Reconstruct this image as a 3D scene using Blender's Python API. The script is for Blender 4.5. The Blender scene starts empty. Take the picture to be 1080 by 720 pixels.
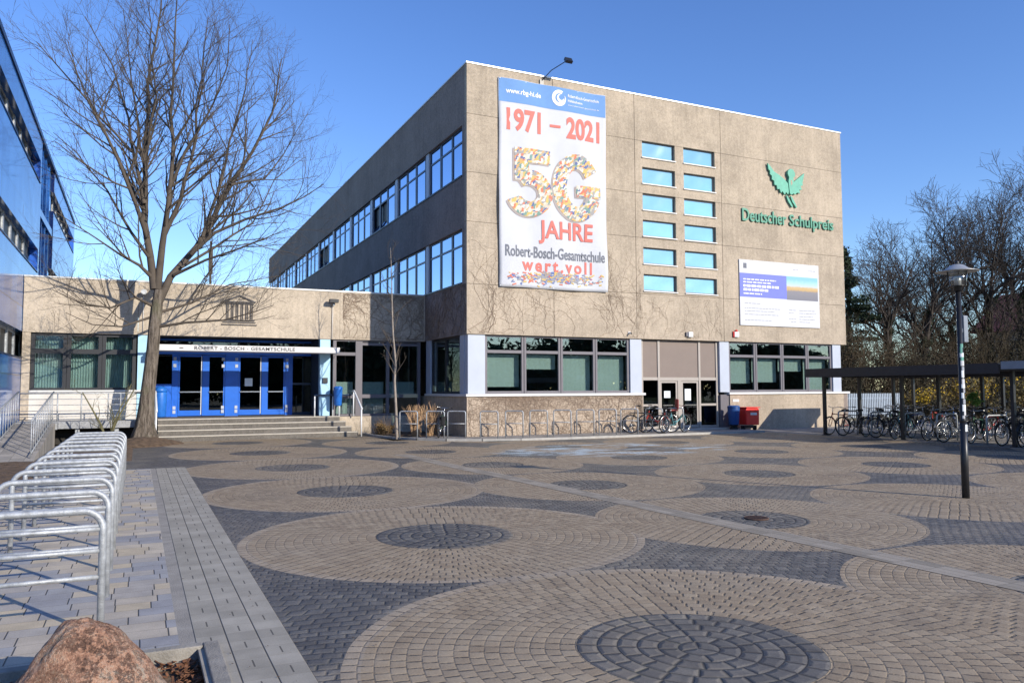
import bpy, math, random
from mathutils import Vector, Matrix, noise
R = math.radians
scene = bpy.context.scene
COL = scene.collection

# ------------------------------------------------------------------ node helper
class NX:
    """small expression wrapper round shader sockets"""
    def __init__(s, nt, sock): s.nt, s.s = nt, sock
    def _m(s, op, *a):
        n = s.nt.nodes.new('ShaderNodeMath'); n.operation = op
        for i, v in enumerate((s,) + a):
            if isinstance(v, NX): s.nt.links.new(v.s, n.inputs[i])
            else: n.inputs[i].default_value = v
        return NX(s.nt, n.outputs[0])
    def __add__(s, o): return s._m('ADD', o)
    def __radd__(s, o): return s._m('ADD', o)
    def __sub__(s, o): return s._m('SUBTRACT', o)
    def __rsub__(s, o): return s._m('MULTIPLY', -1.0)._m('ADD', o)
    def __mul__(s, o): return s._m('MULTIPLY', o)
    def __rmul__(s, o): return s._m('MULTIPLY', o)
    def __truediv__(s, o): return s._m('DIVIDE', o)
    def floor(s): return s._m('FLOOR')
    def round(s): return s._m('ROUND')
    def fract(s): return s._m('FRACT')
    def abs(s): return s._m('ABSOLUTE')
    def sin(s): return s._m('SINE')
    def sqrt(s): return s._m('SQRT')
    def mx(s, o): return s._m('MAXIMUM', o)
    def mn(s, o): return s._m('MINIMUM', o)
    def lt(s, o): return s._m('LESS_THAN', o)
    def gt(s, o): return s._m('GREATER_THAN', o)
    def atan2(s, o): return s._m('ARCTAN2', o)
    def sel(s, a, b):            # s ? a : b
        return s * a + (1.0 - s) * b
    def smooth(s, a, b):
        n = s.nt.nodes.new('ShaderNodeMapRange'); n.interpolation_type = 'SMOOTHSTEP'
        s.nt.links.new(s.s, n.inputs[0]); n.inputs[1].default_value = a; n.inputs[2].default_value = b
        return NX(s.nt, n.outputs[0])

def new_mat(name):
    m = bpy.data.materials.new(name); m.use_nodes = True
    nt = m.node_tree; b = nt.nodes['Principled BSDF']
    return m, nt, b
def pos(nt):
    tc = nt.nodes.new('ShaderNodeTexCoord'); sp = nt.nodes.new('ShaderNodeSeparateXYZ')
    nt.links.new(tc.outputs['Object'], sp.inputs[0])
    return tc.outputs['Object'], NX(nt, sp.outputs[0]), NX(nt, sp.outputs[1]), NX(nt, sp.outputs[2])
def comb(nt, x, y, z=0.0):
    n = nt.nodes.new('ShaderNodeCombineXYZ')
    for i, v in enumerate((x, y, z)):
        if isinstance(v, NX): nt.links.new(v.s, n.inputs[i])
        else: n.inputs[i].default_value = v
    return n.outputs[0]
def noi(nt, vec, scale, detail=3.0, rough=0.55):
    n = nt.nodes.new('ShaderNodeTexNoise'); n.inputs['Scale'].default_value = scale
    n.inputs['Detail'].default_value = detail; n.inputs['Roughness'].default_value = rough
    nt.links.new(vec, n.inputs['Vector']); return NX(nt, n.outputs['Fac'])
def white(nt, vec):
    n = nt.nodes.new('ShaderNodeTexWhiteNoise'); n.noise_dimensions = '3D'
    nt.links.new(vec, n.inputs['Vector']); return NX(nt, n.outputs['Value'])
def ramp(nt, x, stops):
    n = nt.nodes.new('ShaderNodeValToRGB'); nt.links.new(x.s, n.inputs[0])
    e = n.color_ramp.elements
    while len(e) < len(stops): e.new(0.5)
    for k, (p, c) in enumerate(stops): e[k].position = p; e[k].color = (*c, 1)
    return n.outputs[0]
def mixc(nt, f, a, b, mode='MIX'):
    n = nt.nodes.new('ShaderNodeMix'); n.data_type = 'RGBA'; n.blend_type = mode
    if isinstance(f, NX): nt.links.new(f.s, n.inputs[0])
    else: n.inputs[0].default_value = f
    for i, v in ((6, a), (7, b)):
        if isinstance(v, tuple): n.inputs[i].default_value = (*v, 1)
        else: nt.links.new(v, n.inputs[i])
    return n.outputs[2]
def bump(nt, b, h, strength=0.5, dist=0.02):
    n = nt.nodes.new('ShaderNodeBump'); n.inputs['Strength'].default_value = strength
    n.inputs['Distance'].default_value = dist
    nt.links.new(h.s, n.inputs['Height']); nt.links.new(n.outputs[0], b.inputs['Normal'])
def sc(c, k): return tuple(min(1, v * k) for v in c)

def mat(name, col, rough=0.6, var=0.12, scale=6.0, bmp=0.0, bscale=40.0, metal=0.0, spec=0.5, coat=0.0):
    m, nt, b = new_mat(name); P, x, y, z = pos(nt)
    n1 = noi(nt, P, scale, 5.0)
    c = ramp(nt, n1, [(0.28, sc(col, 1 - var)), (0.72, sc(col, 1 + var))])
    nt.links.new(c, b.inputs['Base Color'])
    b.inputs['Roughness'].default_value = rough; b.inputs['Metallic'].default_value = metal
    b.inputs['Specular IOR Level'].default_value = spec; b.inputs['Coat Weight'].default_value = coat
    if bmp: bump(nt, b, noi(nt, P, bscale, 4.0), bmp, 0.02)
    return m

def mat_concrete(name, col, grain=0.35, stain=0.22, bmp=0.6):
    """exposed aggregate concrete: pebble grain, weather streaks, blotches"""
    m, nt, b = new_mat(name); P, x, y, z = pos(nt)
    big = noi(nt, P, 0.55, 4.0)
    vo = nt.nodes.new('ShaderNodeTexVoronoi'); vo.inputs['Scale'].default_value = 50.0
    nt.links.new(P, vo.inputs['Vector'])
    sp = nt.nodes.new('ShaderNodeSeparateColor'); nt.links.new(vo.outputs['Color'], sp.inputs[0])
    peb = NX(nt, sp.outputs[0])
    streak = noi(nt, comb(nt, x * 3.0, y * 3.0, z * 0.22), 2.2, 6.0, 0.65)
    med = noi(nt, P, 9.0, 5.0, 0.7)
    v = peb * grain + med * 0.55 + big*stain*1.9 + streak*stain*1.1 + noi(nt, P, 2.2, 5.0)*stain*0.6
    lo = 0.275 + stain * 0.9; hi = lo + grain + 0.3 + stain * 1.6
    c = ramp(nt, v.smooth(lo - 0.05, hi), [(0.0, sc(col, 0.52)), (0.45, sc(col, 0.95)), (1.0, sc(col, 1.35))])
    nt.links.new(c, b.inputs['Base Color']); b.inputs['Roughness'].default_value = 0.9
    b.inputs['Specular IOR Level'].default_value = 0.25
    d = NX(nt, vo.outputs['Distance'])
    bump(nt, b, (1.0 - d) * 0.6 + med * 0.8, bmp, 0.02)
    return m

def mat_glass(name, tint=(0.55, 0.75, 0.72), base=0.12, rough=0.01, refl=(0.9, 0.95, 1.0)):
    m = bpy.data.materials.new(name); m.use_nodes = True; nt = m.node_tree
    nt.nodes.remove(nt.nodes['Principled BSDF']); out = nt.nodes['Material Output']
    t = nt.nodes.new('ShaderNodeBsdfTransparent'); t.inputs[0].default_value = (*tint, 1)
    g = nt.nodes.new('ShaderNodeBsdfGlossy'); g.inputs['Roughness'].default_value = rough; g.inputs[0].default_value = (*refl, 1)
    f = nt.nodes.new('ShaderNodeFresnel'); ge = nt.nodes.new('ShaderNodeNewGeometry')
    ior = NX(nt, ge.outputs['Backfacing'])*(1/1.5 - 1.5) + 1.5; nt.links.new(ior.s, f.inputs[0])   # thin pane: same reflectance from both sides
    fx = NX(nt, f.outputs[0]) * (1 - base) + base
    mx = nt.nodes.new('ShaderNodeMixShader'); nt.links.new(fx.s, mx.inputs[0])
    nt.links.new(t.outputs[0], mx.inputs[1]); nt.links.new(g.outputs[0], mx.inputs[2])
    P, x, y, z = pos(nt)
    bp = nt.nodes.new('ShaderNodeBump'); bp.inputs['Strength'].default_value = 0.05; bp.inputs['Distance'].default_value = 0.05
    nt.links.new(noi(nt, P, 0.9, 1.0).s, bp.inputs['Height']); nt.links.new(bp.outputs[0], g.inputs['Normal'])
    nt.links.new(mx.outputs[0], out.inputs[0])
    return m
def mat_coated(name, body, fac, refl, rough=0.02, wob=0.06):
    """sun protection glass: dark body with a strong mirror coat"""
    m = bpy.data.materials.new(name); m.use_nodes = True; nt = m.node_tree
    nt.nodes.remove(nt.nodes['Principled BSDF']); out = nt.nodes['Material Output']
    oi = nt.nodes.new('ShaderNodeObjectInfo')
    d = nt.nodes.new('ShaderNodeBsdfDiffuse'); 
    rv_ = NX(nt, oi.outputs['Random']); P0, x0_, y0_, z0_ = pos(nt)
    nt.links.new(ramp(nt, rv_*0.6 + noi(nt, P0, 1.3, 3.0)*0.5, [(0.15, sc(body, 0.7)), (0.9, sc(body, 1.35))]), d.inputs[0])
    g = nt.nodes.new('ShaderNodeBsdfGlossy'); g.inputs['Roughness'].default_value = rough; g.inputs[0].default_value = (*refl, 1)
    f = nt.nodes.new('ShaderNodeFresnel'); f.inputs[0].default_value = 1.5
    fx = NX(nt, f.outputs[0]) * (1 - fac) + fac
    mx = nt.nodes.new('ShaderNodeMixShader'); nt.links.new(fx.s, mx.inputs[0])
    nt.links.new(d.outputs[0], mx.inputs[1]); nt.links.new(g.outputs[0], mx.inputs[2])
    P, x, y, z = pos(nt)
    bp = nt.nodes.new('ShaderNodeBump'); bp.inputs['Strength'].default_value = wob; bp.inputs['Distance'].default_value = 0.1
    nt.links.new(noi(nt, P, 0.8, 1.0).s, bp.inputs['Height']); nt.links.new(bp.outputs[0], g.inputs['Normal'])
    nt.links.new(mx.outputs[0], out.inputs[0])
    return m

# ------------------------------------------------------------------ mesh helper
class MB:
    def __init__(s): s.v = []; s.f = []; s.sm = []
    def quad(s, a, b, c, d, sm=False):
        n = len(s.v); s.v += [tuple(a), tuple(b), tuple(c), tuple(d)]; s.f.append((n, n+1, n+2, n+3)); s.sm.append(sm); return s
    def tri(s, a, b, c):
        n = len(s.v); s.v += [tuple(a), tuple(b), tuple(c)]; s.f.append((n, n+1, n+2)); s.sm.append(False); return s
    def box(s, x0, x1, y0, y1, z0, z1, M=None):
        n = len(s.v)
        P = [(x0,y0,z0),(x1,y0,z0),(x1,y1,z0),(x0,y1,z0),(x0,y0,z1),(x1,y0,z1),(x1,y1,z1),(x0,y1,z1)]
        if M is not None: P = [tuple(M @ Vector(p)) for p in P]
        s.v += P
        for q in ((3,2,1,0),(4,5,6,7),(0,1,5,4),(1,2,6,5),(2,3,7,6),(3,0,4,7)):
            s.f.append(tuple(n+i for i in q)); s.sm.append(False)
        return s
    def tube(s, pts, rad, sides=8, cap=True, sm=True):
        pts = [Vector(p) for p in pts]; k = len(pts)
        if not isinstance(rad, (list, tuple)): rad = [rad]*k
        t0 = (pts[1]-pts[0]).normalized()
        up = Vector((0,0,1)) if abs(t0.z) < 0.9 else Vector((1,0,0))
        u = t0.cross(up).normalized(); base = len(s.v)
        for i, p in enumerate(pts):
            if i == 0: t = t0
            elif i == k-1: t = (pts[-1]-pts[-2]).normalized()
            else:
                t = ((pts[i+1]-p).normalized() + (p-pts[i-1]).normalized())
                t = t.normalized() if t.length > 1e-6 else t0
            u = (u - t*u.dot(t)); u = u.normalized() if u.length > 1e-6 else t.orthogonal().normalized()
            w = t.cross(u)
            for j in range(sides):
                a = 2*math.pi*j/sides
                q = p + (u*math.cos(a) + w*math.sin(a))*rad[i]
                s.v.append((q.x, q.y, q.z))
        for i in range(k-1):
            for j in range(sides):
                a = base+i*sides+j; b = base+i*sides+(j+1) % sides
                s.f.append((a, b, b+sides, a+sides)); s.sm.append(sm)
        if cap:
            s.f.append(tuple(base+j for j in reversed(range(sides)))); s.sm.append(False)
            s.f.append(tuple(base+(k-1)*sides+j for j in range(sides))); s.sm.append(False)
        return s
    def torus(s, c, R0, r, axis='y', n=28, m=8):
        c = Vector(c); base = len(s.v)
        for i in range(n):
            a = 2*math.pi*i/n
            for j in range(m):
                b = 2*math.pi*j/m; rr = R0+r*math.cos(b); h = r*math.sin(b)
                if axis == 'y': p = (c.x+rr*math.cos(a), c.y+h, c.z+rr*math.sin(a))
                elif axis == 'z': p = (c.x+rr*math.cos(a), c.y+rr*math.sin(a), c.z+h)
                else: p = (c.x+h, c.y+rr*math.cos(a), c.z+rr*math.sin(a))
                s.v.append(p)
        for i in range(n):
            for j in range(m):
                s.f.append((base+i*m+j, base+i*m+(j+1) % m, base+((i+1) % n)*m+(j+1) % m, base+((i+1) % n)*m+j)); s.sm.append(True)
        return s
    def lathe(s, prof, c=(0,0,0), n=20, sm=True):
        base = len(s.v)
        for r_, z_ in prof:
            for j in range(n):
                a = 2*math.pi*j/n; s.v.append((c[0]+r_*math.cos(a), c[1]+r_*math.sin(a), c[2]+z_))
        for i in range(len(prof)-1):
            for j in range(n):
                a = base+i*n+j; b = base+i*n+(j+1) % n
                s.f.append((a, b, b+n, a+n)); s.sm.append(sm)
        s.f.append(tuple(base+j for j in reversed(range(n)))); s.sm.append(False)
        s.f.append(tuple(base+(len(prof)-1)*n+j for j in range(n))); s.sm.append(False)
        return s
    def prism(s, poly, y0, y1):
        """polygon in the X-Z plane, extruded along Y"""
        n = len(s.v); k = len(poly)
        s.v += [(p[0], y0, p[1]) for p in poly] + [(p[0], y1, p[1]) for p in poly]
        s.f.append(tuple(range(n, n+k))); s.sm.append(False)
        s.f.append(tuple(reversed(range(n+k, n+2*k)))); s.sm.append(False)
        for i in range(k):
            j = (i+1) % k; s.f.append((n+j, n+i, n+k+i, n+k+j)); s.sm.append(False)
        return s
    def build(s, name, m, parent=None, bevel=0.0, loc=None):
        off = Vector((0,0,0)); q = parent
        while q is not None: off += q.location; q = q.parent
        if loc is not None: off += Vector(loc)
        me = bpy.data.meshes.new(name)
        me.from_pydata([(a[0]-off.x, a[1]-off.y, a[2]-off.z) for a in s.v], [], s.f)
        me.polygons.foreach_set('use_smooth', s.sm)
        me.materials.append(m); me.update()
        o = bpy.data.objects.new(name, me); COL.objects.link(o)
        if parent is not None: o.parent = parent
        if loc is not None: o.location = loc
        if bevel:
            bv = o.modifiers.new('bevel', 'BEVEL'); bv.width = bevel; bv.segments = 2; bv.limit_method = 'ANGLE'
        return o
def tag(o, label=None, cat=None, group=None, kind=None):
    if label: o['label'] = label
    if cat: o['category'] = cat
    if group: o['group'] = group
    if kind: o['kind'] = kind
    return o
def thing(name, label, cat, loc=(0,0,0), group=None):
    o = bpy.data.objects.new(name, None); COL.objects.link(o); o.location = loc
    o.empty_display_size = 0.2
    return tag(o, label, cat, group)
def copy_tree(o, parent=None):
    c = o.copy(); COL.objects.link(c); c.parent = parent
    for ch in list(o.children): copy_tree(ch, c)
    return c
def cut_rect(x0, x1, z0, z1, holes):
    xs = sorted({x0, x1, *[min(max(v, x0), x1) for h in holes for v in h[:2]]})
    out = []
    for a, b in zip(xs, xs[1:]):
        if b-a < 1e-6: continue
        zz = [(h[2], h[3]) for h in holes if h[0] < b-1e-6 and h[1] > a+1e-6 and h[3] > z0 and h[2] < z1]
        zz.sort(); z = z0
        for p, q in zz:
            if p > z+1e-6: out.append((a, b, z, p))
            z = max(z, q)
        if z < z1-1e-6: out.append((a, b, z, z1))
    return out
def text_mesh(body, bold=0.0, extrude=0.0, spacing=1.0):
    cu = bpy.data.curves.new('t', 'FONT'); cu.body = body; cu.size = 1.0; cu.offset = bold; cu.extrude = extrude
    cu.space_character = spacing; cu.resolution_u = 4
    o = bpy.data.objects.new('t', cu); COL.objects.link(o)
    dg = bpy.context.evaluated_depsgraph_get(); dg.update()
    me = bpy.data.meshes.new_from_object(o.evaluated_get(dg))
    bpy.data.objects.remove(o); bpy.data.curves.remove(cu)
    return me
def text_on_wall(name, body, x0, x1, z0, z1, y, m, parent, bold=0.0, depth=0.0, spacing=1.0, slant=0.0):
    """lettering facing -Y that fills the box x0..x1, z0..z1"""
    me = text_mesh(body, bold, 0.5 if depth else 0.0, spacing)
    xs = [v.co.x for v in me.vertices]; ys = [v.co.y for v in me.vertices]
    ax, bx, ay, by = min(xs), max(xs), min(ys), max(ys)
    off = Vector((0,0,0)); q = parent
    while q is not None: off += q.location; q = q.parent
    for v in me.vertices:
        X = x0+(v.co.x-ax)/(bx-ax)*(x1-x0); Z = z0+(v.co.y-ay)/(by-ay)*(z1-z0) + slant*(X-x0)
        Y = y-(v.co.z+0.5)*depth if depth else y
        v.co = (X-off.x, Y-off.y, Z-off.z)
    me.materials.clear(); me.materials.append(m); me.name = name
    o = bpy.data.objects.new(name, me); COL.objects.link(o); o.parent = parent
    return o

def boxes(name, m, parent, lst, bevel=0.0):
    return [MB().box(*q).build(name, m, parent, bevel) for q in lst]
# ------------------------------------------------------------------ materials
M = {}
def mat_bark():
    m, nt, b = new_mat('fissured_bark'); P, x, y, z = pos(nt)
    v = comb(nt, x*9.0, y*9.0, z*1.3)
    n1 = noi(nt, v, 1.6, 6.0, 0.7); n2 = noi(nt, P, 2.0, 3.0); n3 = noi(nt, P, 45.0, 3.0)
    c = ramp(nt, (n1*0.8 + n3*0.25).smooth(0.36, 0.68), [(0.0, (0.035, 0.026, 0.02)), (0.5, (0.13, 0.105, 0.08)), (1.0, (0.22, 0.185, 0.15))])
    c = mixc(nt, n2.smooth(0.5, 0.7)*0.5, c, (0.115, 0.115, 0.06))
    nt.links.new(c, b.inputs['Base Color']); b.inputs['Roughness'].default_value = 0.95
    bump(nt, b, n1*1.2 + n3*0.3, 1.0, 0.05); return m
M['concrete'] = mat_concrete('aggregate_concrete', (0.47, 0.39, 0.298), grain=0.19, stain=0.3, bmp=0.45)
M['concrete_shade_tone'] = mat_concrete('aggregate_concrete_shade_tone', (0.31, 0.255, 0.22), grain=0.2)  # same facade concrete, its colour darkened to hold the shade of this side
M['concrete_low'] = mat_concrete('aggregate_concrete_pale', (0.53, 0.45, 0.35), grain=0.15, stain=0.25, bmp=0.4)
M['base_stone'] = mat_concrete('rough_base_concrete', (0.52, 0.42, 0.32), grain=0.4, bmp=0.9)
M['dark_gap'] = mat('dark_joint', (0.03, 0.027, 0.024), 0.9)
M['coping'] = mat('coping_metal', (0.62, 0.62, 0.60), 0.45, metal=0.3)
M['pale_metal'] = mat('pale_blue_panel', (0.42, 0.46, 0.53), 0.5, 0.05, 2.0)
M['pale_blue'] = mat('light_blue_pillar', (0.38, 0.62, 0.78), 0.5, 0.08, 3.0)
M['frame_grey'] = mat('grey_window_frame', (0.13, 0.12, 0.135), 0.5, 0.06)
M['frame_dark'] = mat('dark_blue_window_frame', (0.018, 0.035, 0.075), 0.4, 0.06)
M['frame_black'] = mat('black_window_frame', (0.02, 0.022, 0.026), 0.5, 0.06)
M['white_paint'] = mat('white_paint', (0.64, 0.63, 0.61), 0.55, 0.05, 3.0, 0.1)
M['white_wall'] = mat('whitewashed_wall', (0.60, 0.57, 0.52), 0.8, 0.14, 2.0, 0.3)
M['blind'] = mat('green_roller_blind', (0.60, 0.64, 0.62), 0.85, 0.05, 1.0)
M['curtain'] = mat('teal_curtain', (0.60, 0.68, 0.68), 0.9, 0.12, 3.0)
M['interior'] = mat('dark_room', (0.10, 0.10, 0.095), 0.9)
M['taupe'] = mat('taupe_panel', (0.20, 0.155, 0.13), 0.65, 0.05, 2.0)
M['door_frame'] = mat('beige_door_frame', (0.36, 0.32, 0.28), 0.5, 0.05)
M['glass_teal'] = mat_glass('teal_glass', (0.76, 0.83, 0.81), 0.08)
M['glass_dark'] = mat_glass('dark_door_glass', (0.35, 0.38, 0.36), 0.03)
M['glass_sky'] = mat_coated('coated_glass', (0.02, 0.04, 0.09), 0.62, (0.62, 0.76, 0.95))
M['glass_pale'] = mat_coated('pale_cyan_glass', (0.15, 0.35, 0.43), 0.26, (0.8, 0.93, 1.0), 0.10, 0.5)
M['paper'] = mat('paper', (0.75, 0.80, 0.82), 0.7, 0.03)
M['door_blue'] = mat('bright_blue_door_paint', (0.012, 0.13, 0.60), 0.35, 0.08, 3.0)
M['steel'] = mat('galvanised_steel', (0.40, 0.42, 0.435), 0.55, 0.32, 16.0, 0.2, 60.0, metal=0.4)
M['steel_white'] = mat('pale_handrail_paint', (0.70, 0.72, 0.74), 0.4, 0.05)
M['black_steel'] = mat('black_painted_steel', (0.015, 0.016, 0.019), 0.4, 0.2)
M['dark_roof'] = mat('shelter_roof_steel', (0.018, 0.020, 0.026), 0.5, 0.2)
M['grey_sheet'] = mat('grey_roof_sheet', (0.22, 0.25, 0.29), 0.45)
M['step'] = mat_concrete('step_concrete', (0.17, 0.155, 0.135), grain=0.25)
M['nosing'] = mat('step_nosing', (0.50, 0.46, 0.39), 0.8)
M['walk_conc'] = mat_concrete('walkway_concrete', (0.36, 0.37, 0.38), grain=0.2)
M['kerb'] = mat('kerb_concrete', (0.40, 0.385, 0.35), 0.9, 0.14, 7.0, 0.4, 90.0)
M['green_sign'] = mat('patina_green_sign', (0.08, 0.36, 0.25), 0.5, 0.15)
M['green_letter'] = mat('dark_green_letter', (0.06, 0.26, 0.17), 0.5, 0.1)
M['red'] = mat('red_plastic', (0.75, 0.03, 0.02), 0.4, 0.08)
M['blue_plastic'] = mat('blue_plastic', (0.015, 0.07, 0.24), 0.45, 0.1)
M['blue_cloth'] = mat('blue_bin_plastic', (0.02, 0.15, 0.55), 0.4, 0.15)
M['rubber'] = mat('black_rubber', (0.014, 0.014, 0.014), 0.8)
M['bark'] = mat_bark()
M['bark_green'] = mat('bark_with_algae', (0.13, 0.12, 0.06), 0.95, 0.35, 6.0, 0.6, 30.0)
M['twig'] = mat('twig_bark', (0.085, 0.068, 0.052), 0.95, 0.3, 2.0)
M['far_twig'] = mat('dark_twig_bark', (0.05, 0.04, 0.034), 0.95, 0.3, 1.0)
M['sapling'] = mat('pale_sapling_bark', (0.28, 0.24, 0.20), 0.9, 0.25, 12.0)
M['vine'] = mat('bare_vine_stem', (0.20, 0.145, 0.105), 0.95, 0.3, 8.0)
M['dry_grass'] = mat('dry_straw_grass', (0.42, 0.27, 0.15), 0.9, 0.3, 4.0)
M['brown_shrub'] = mat('brown_olive_shrub', (0.17, 0.13, 0.05), 0.9, 0.45, 1.5)
M['green_leaf'] = mat('evergreen_needles', (0.025, 0.045, 0.018), 0.8, 0.5, 1.2)
M['light_leaf'] = mat('fresh_green_leaf', (0.13, 0.24, 0.04), 0.7, 0.3, 5.0)
M['olive'] = mat('olive_brown_thicket', (0.040, 0.034, 0.017), 0.9, 0.55, 0.8)
M['tan'] = mat('tan_thicket', (0.070, 0.050, 0.026), 0.9, 0.5, 0.8)
M['yellow_flower'] = mat('yellow_blossom', (0.55, 0.36, 0.015), 0.8, 0.35, 1.5)
M['dark_red_letter'] = mat('banner_red', (0.62, 0.15, 0.12), 0.7, 0.05)
M['banner_grey'] = mat('banner_grey_letter', (0.14, 0.15, 0.18), 0.7, 0.05)
M['banner_blue'] = mat('banner_blue', (0.11, 0.25, 0.52), 0.7, 0.04)
M['banner_white'] = mat('banner_white', (0.52, 0.53, 0.56), 0.75, 0.04, 1.5, 0.2, 3.0)
M['shade_grey'] = mat('banner_letter_shade', (0.36, 0.31, 0.29), 0.8, 0.1)
M['board_white'] = mat('board_white', (0.57, 0.575, 0.59), 0.6, 0.02)
M['board_violet'] = mat('board_violet_blue', (0.14, 0.17, 0.58), 0.6, 0.04)
M['print_grey'] = mat('faint_print', (0.36, 0.37, 0.42), 0.8)
M['print_white'] = mat('white_print', (0.80, 0.80, 0.84), 0.8)
M['chrome'] = mat('bright_metal', (0.6, 0.6, 0.6), 0.25, 0.05, metal=1.0)
M['lamp_metal'] = mat('lamp_reflector', (0.50, 0.50, 0.48), 0.4, 0.1, metal=0.5)
M['fence_slat'] = mat('pale_blue_grey_slat', (0.32, 0.38, 0.45), 0.6, 0.15)
M['roof_tile'] = mat('red_roof_tile', (0.30, 0.09, 0.06), 0.8, 0.2)
M['tile_wall'] = mat('house_render', (0.40, 0.33, 0.27), 0.8)
M['silver'] = mat('grey_letter', (0.06, 0.055, 0.06), 0.5)
M['lampglass'] = mat_glass('lamp_glass', (0.9, 0.92, 0.92), 0.12, 0.1)

# mosaic of toy bricks for the big banner number
def mat_mosaic():
    m, nt, b = new_mat('coloured_brick_mosaic'); P, x, y, z = pos(nt)
    w = noi(nt, P, 6.0, 1.0)
    u = (x*0.8 + z*0.6 + w*0.25) / 0.13; v = (z*0.8 - x*0.6 + w*0.25) / 0.062
    cell = white(nt, comb(nt, (u + v.floor()*0.5).floor(), v.floor(), 1.0))
    pal = [(0.10,0.14,0.30),(0.55,0.40,0.12),(0.60,0.58,0.54),(0.55,0.17,0.10),(0.30,0.29,0.28),(0.52,0.46,0.36),(0.16,0.28,0.24),(0.62,0.34,0.12),(0.60,0.55,0.45)]
    n = nt.nodes.new('ShaderNodeValToRGB'); nt.links.new(cell.s, n.inputs[0]); n.color_ramp.interpolation = 'CONSTANT'
    e = n.color_ramp.elements
    while len(e) < len(pal): e.new(0.5)
    for k, c in enumerate(pal): e[k].position = k/len(pal); e[k].color = (*c, 1)
    nt.links.new(n.outputs[0], b.inputs['Base Color']); b.inputs['Roughness'].default_value = 0.7
    return m
M['mosaic'] = mat_mosaic()

def mat_blue_clad():
    m, nt, b = new_mat('blue_glass_cladding'); P, x, y, z = pos(nt)
    gu = (y / 1.25); gv = (z / 1.1)
    j = (gu.fract() - 0.5).abs().gt(0.488).mx((gv.fract() - 0.5).abs().gt(0.486))
    rv = white(nt, comb(nt, gu.floor(), gv.floor(), 2.0))
    c = ramp(nt, rv * 0.45 + noi(nt, P, 0.35, 3.0) * 0.6, [(0.15, (0.018, 0.085, 0.30)), (0.6, (0.032, 0.14, 0.43)), (0.95, (0.07, 0.22, 0.56))])
    c = mixc(nt, j, c, (0.008, 0.02, 0.09))
    nt.links.new(c, b.inputs['Base Color']); b.inputs['Roughness'].default_value = 0.12
    b.inputs['Specular IOR Level'].default_value = 0.22
    bump(nt, b, rv * 0.0 + noi(nt, P, 0.6, 1.0), 0.15, 0.1)
    return m
M['blue_clad'] = mat_blue_clad()
M['blue_reveal'] = mat('blue_window_reveal', (0.015, 0.12, 0.60), 0.4, 0.05)
M['blue_trim'] = mat('navy_trim', (0.010, 0.022, 0.07), 0.35)
M['stair_glass'] = mat_coated('pale_stair_glass', (0.12, 0.24, 0.38), 0.2, (0.75, 0.85, 1.0), 0.05)

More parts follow.
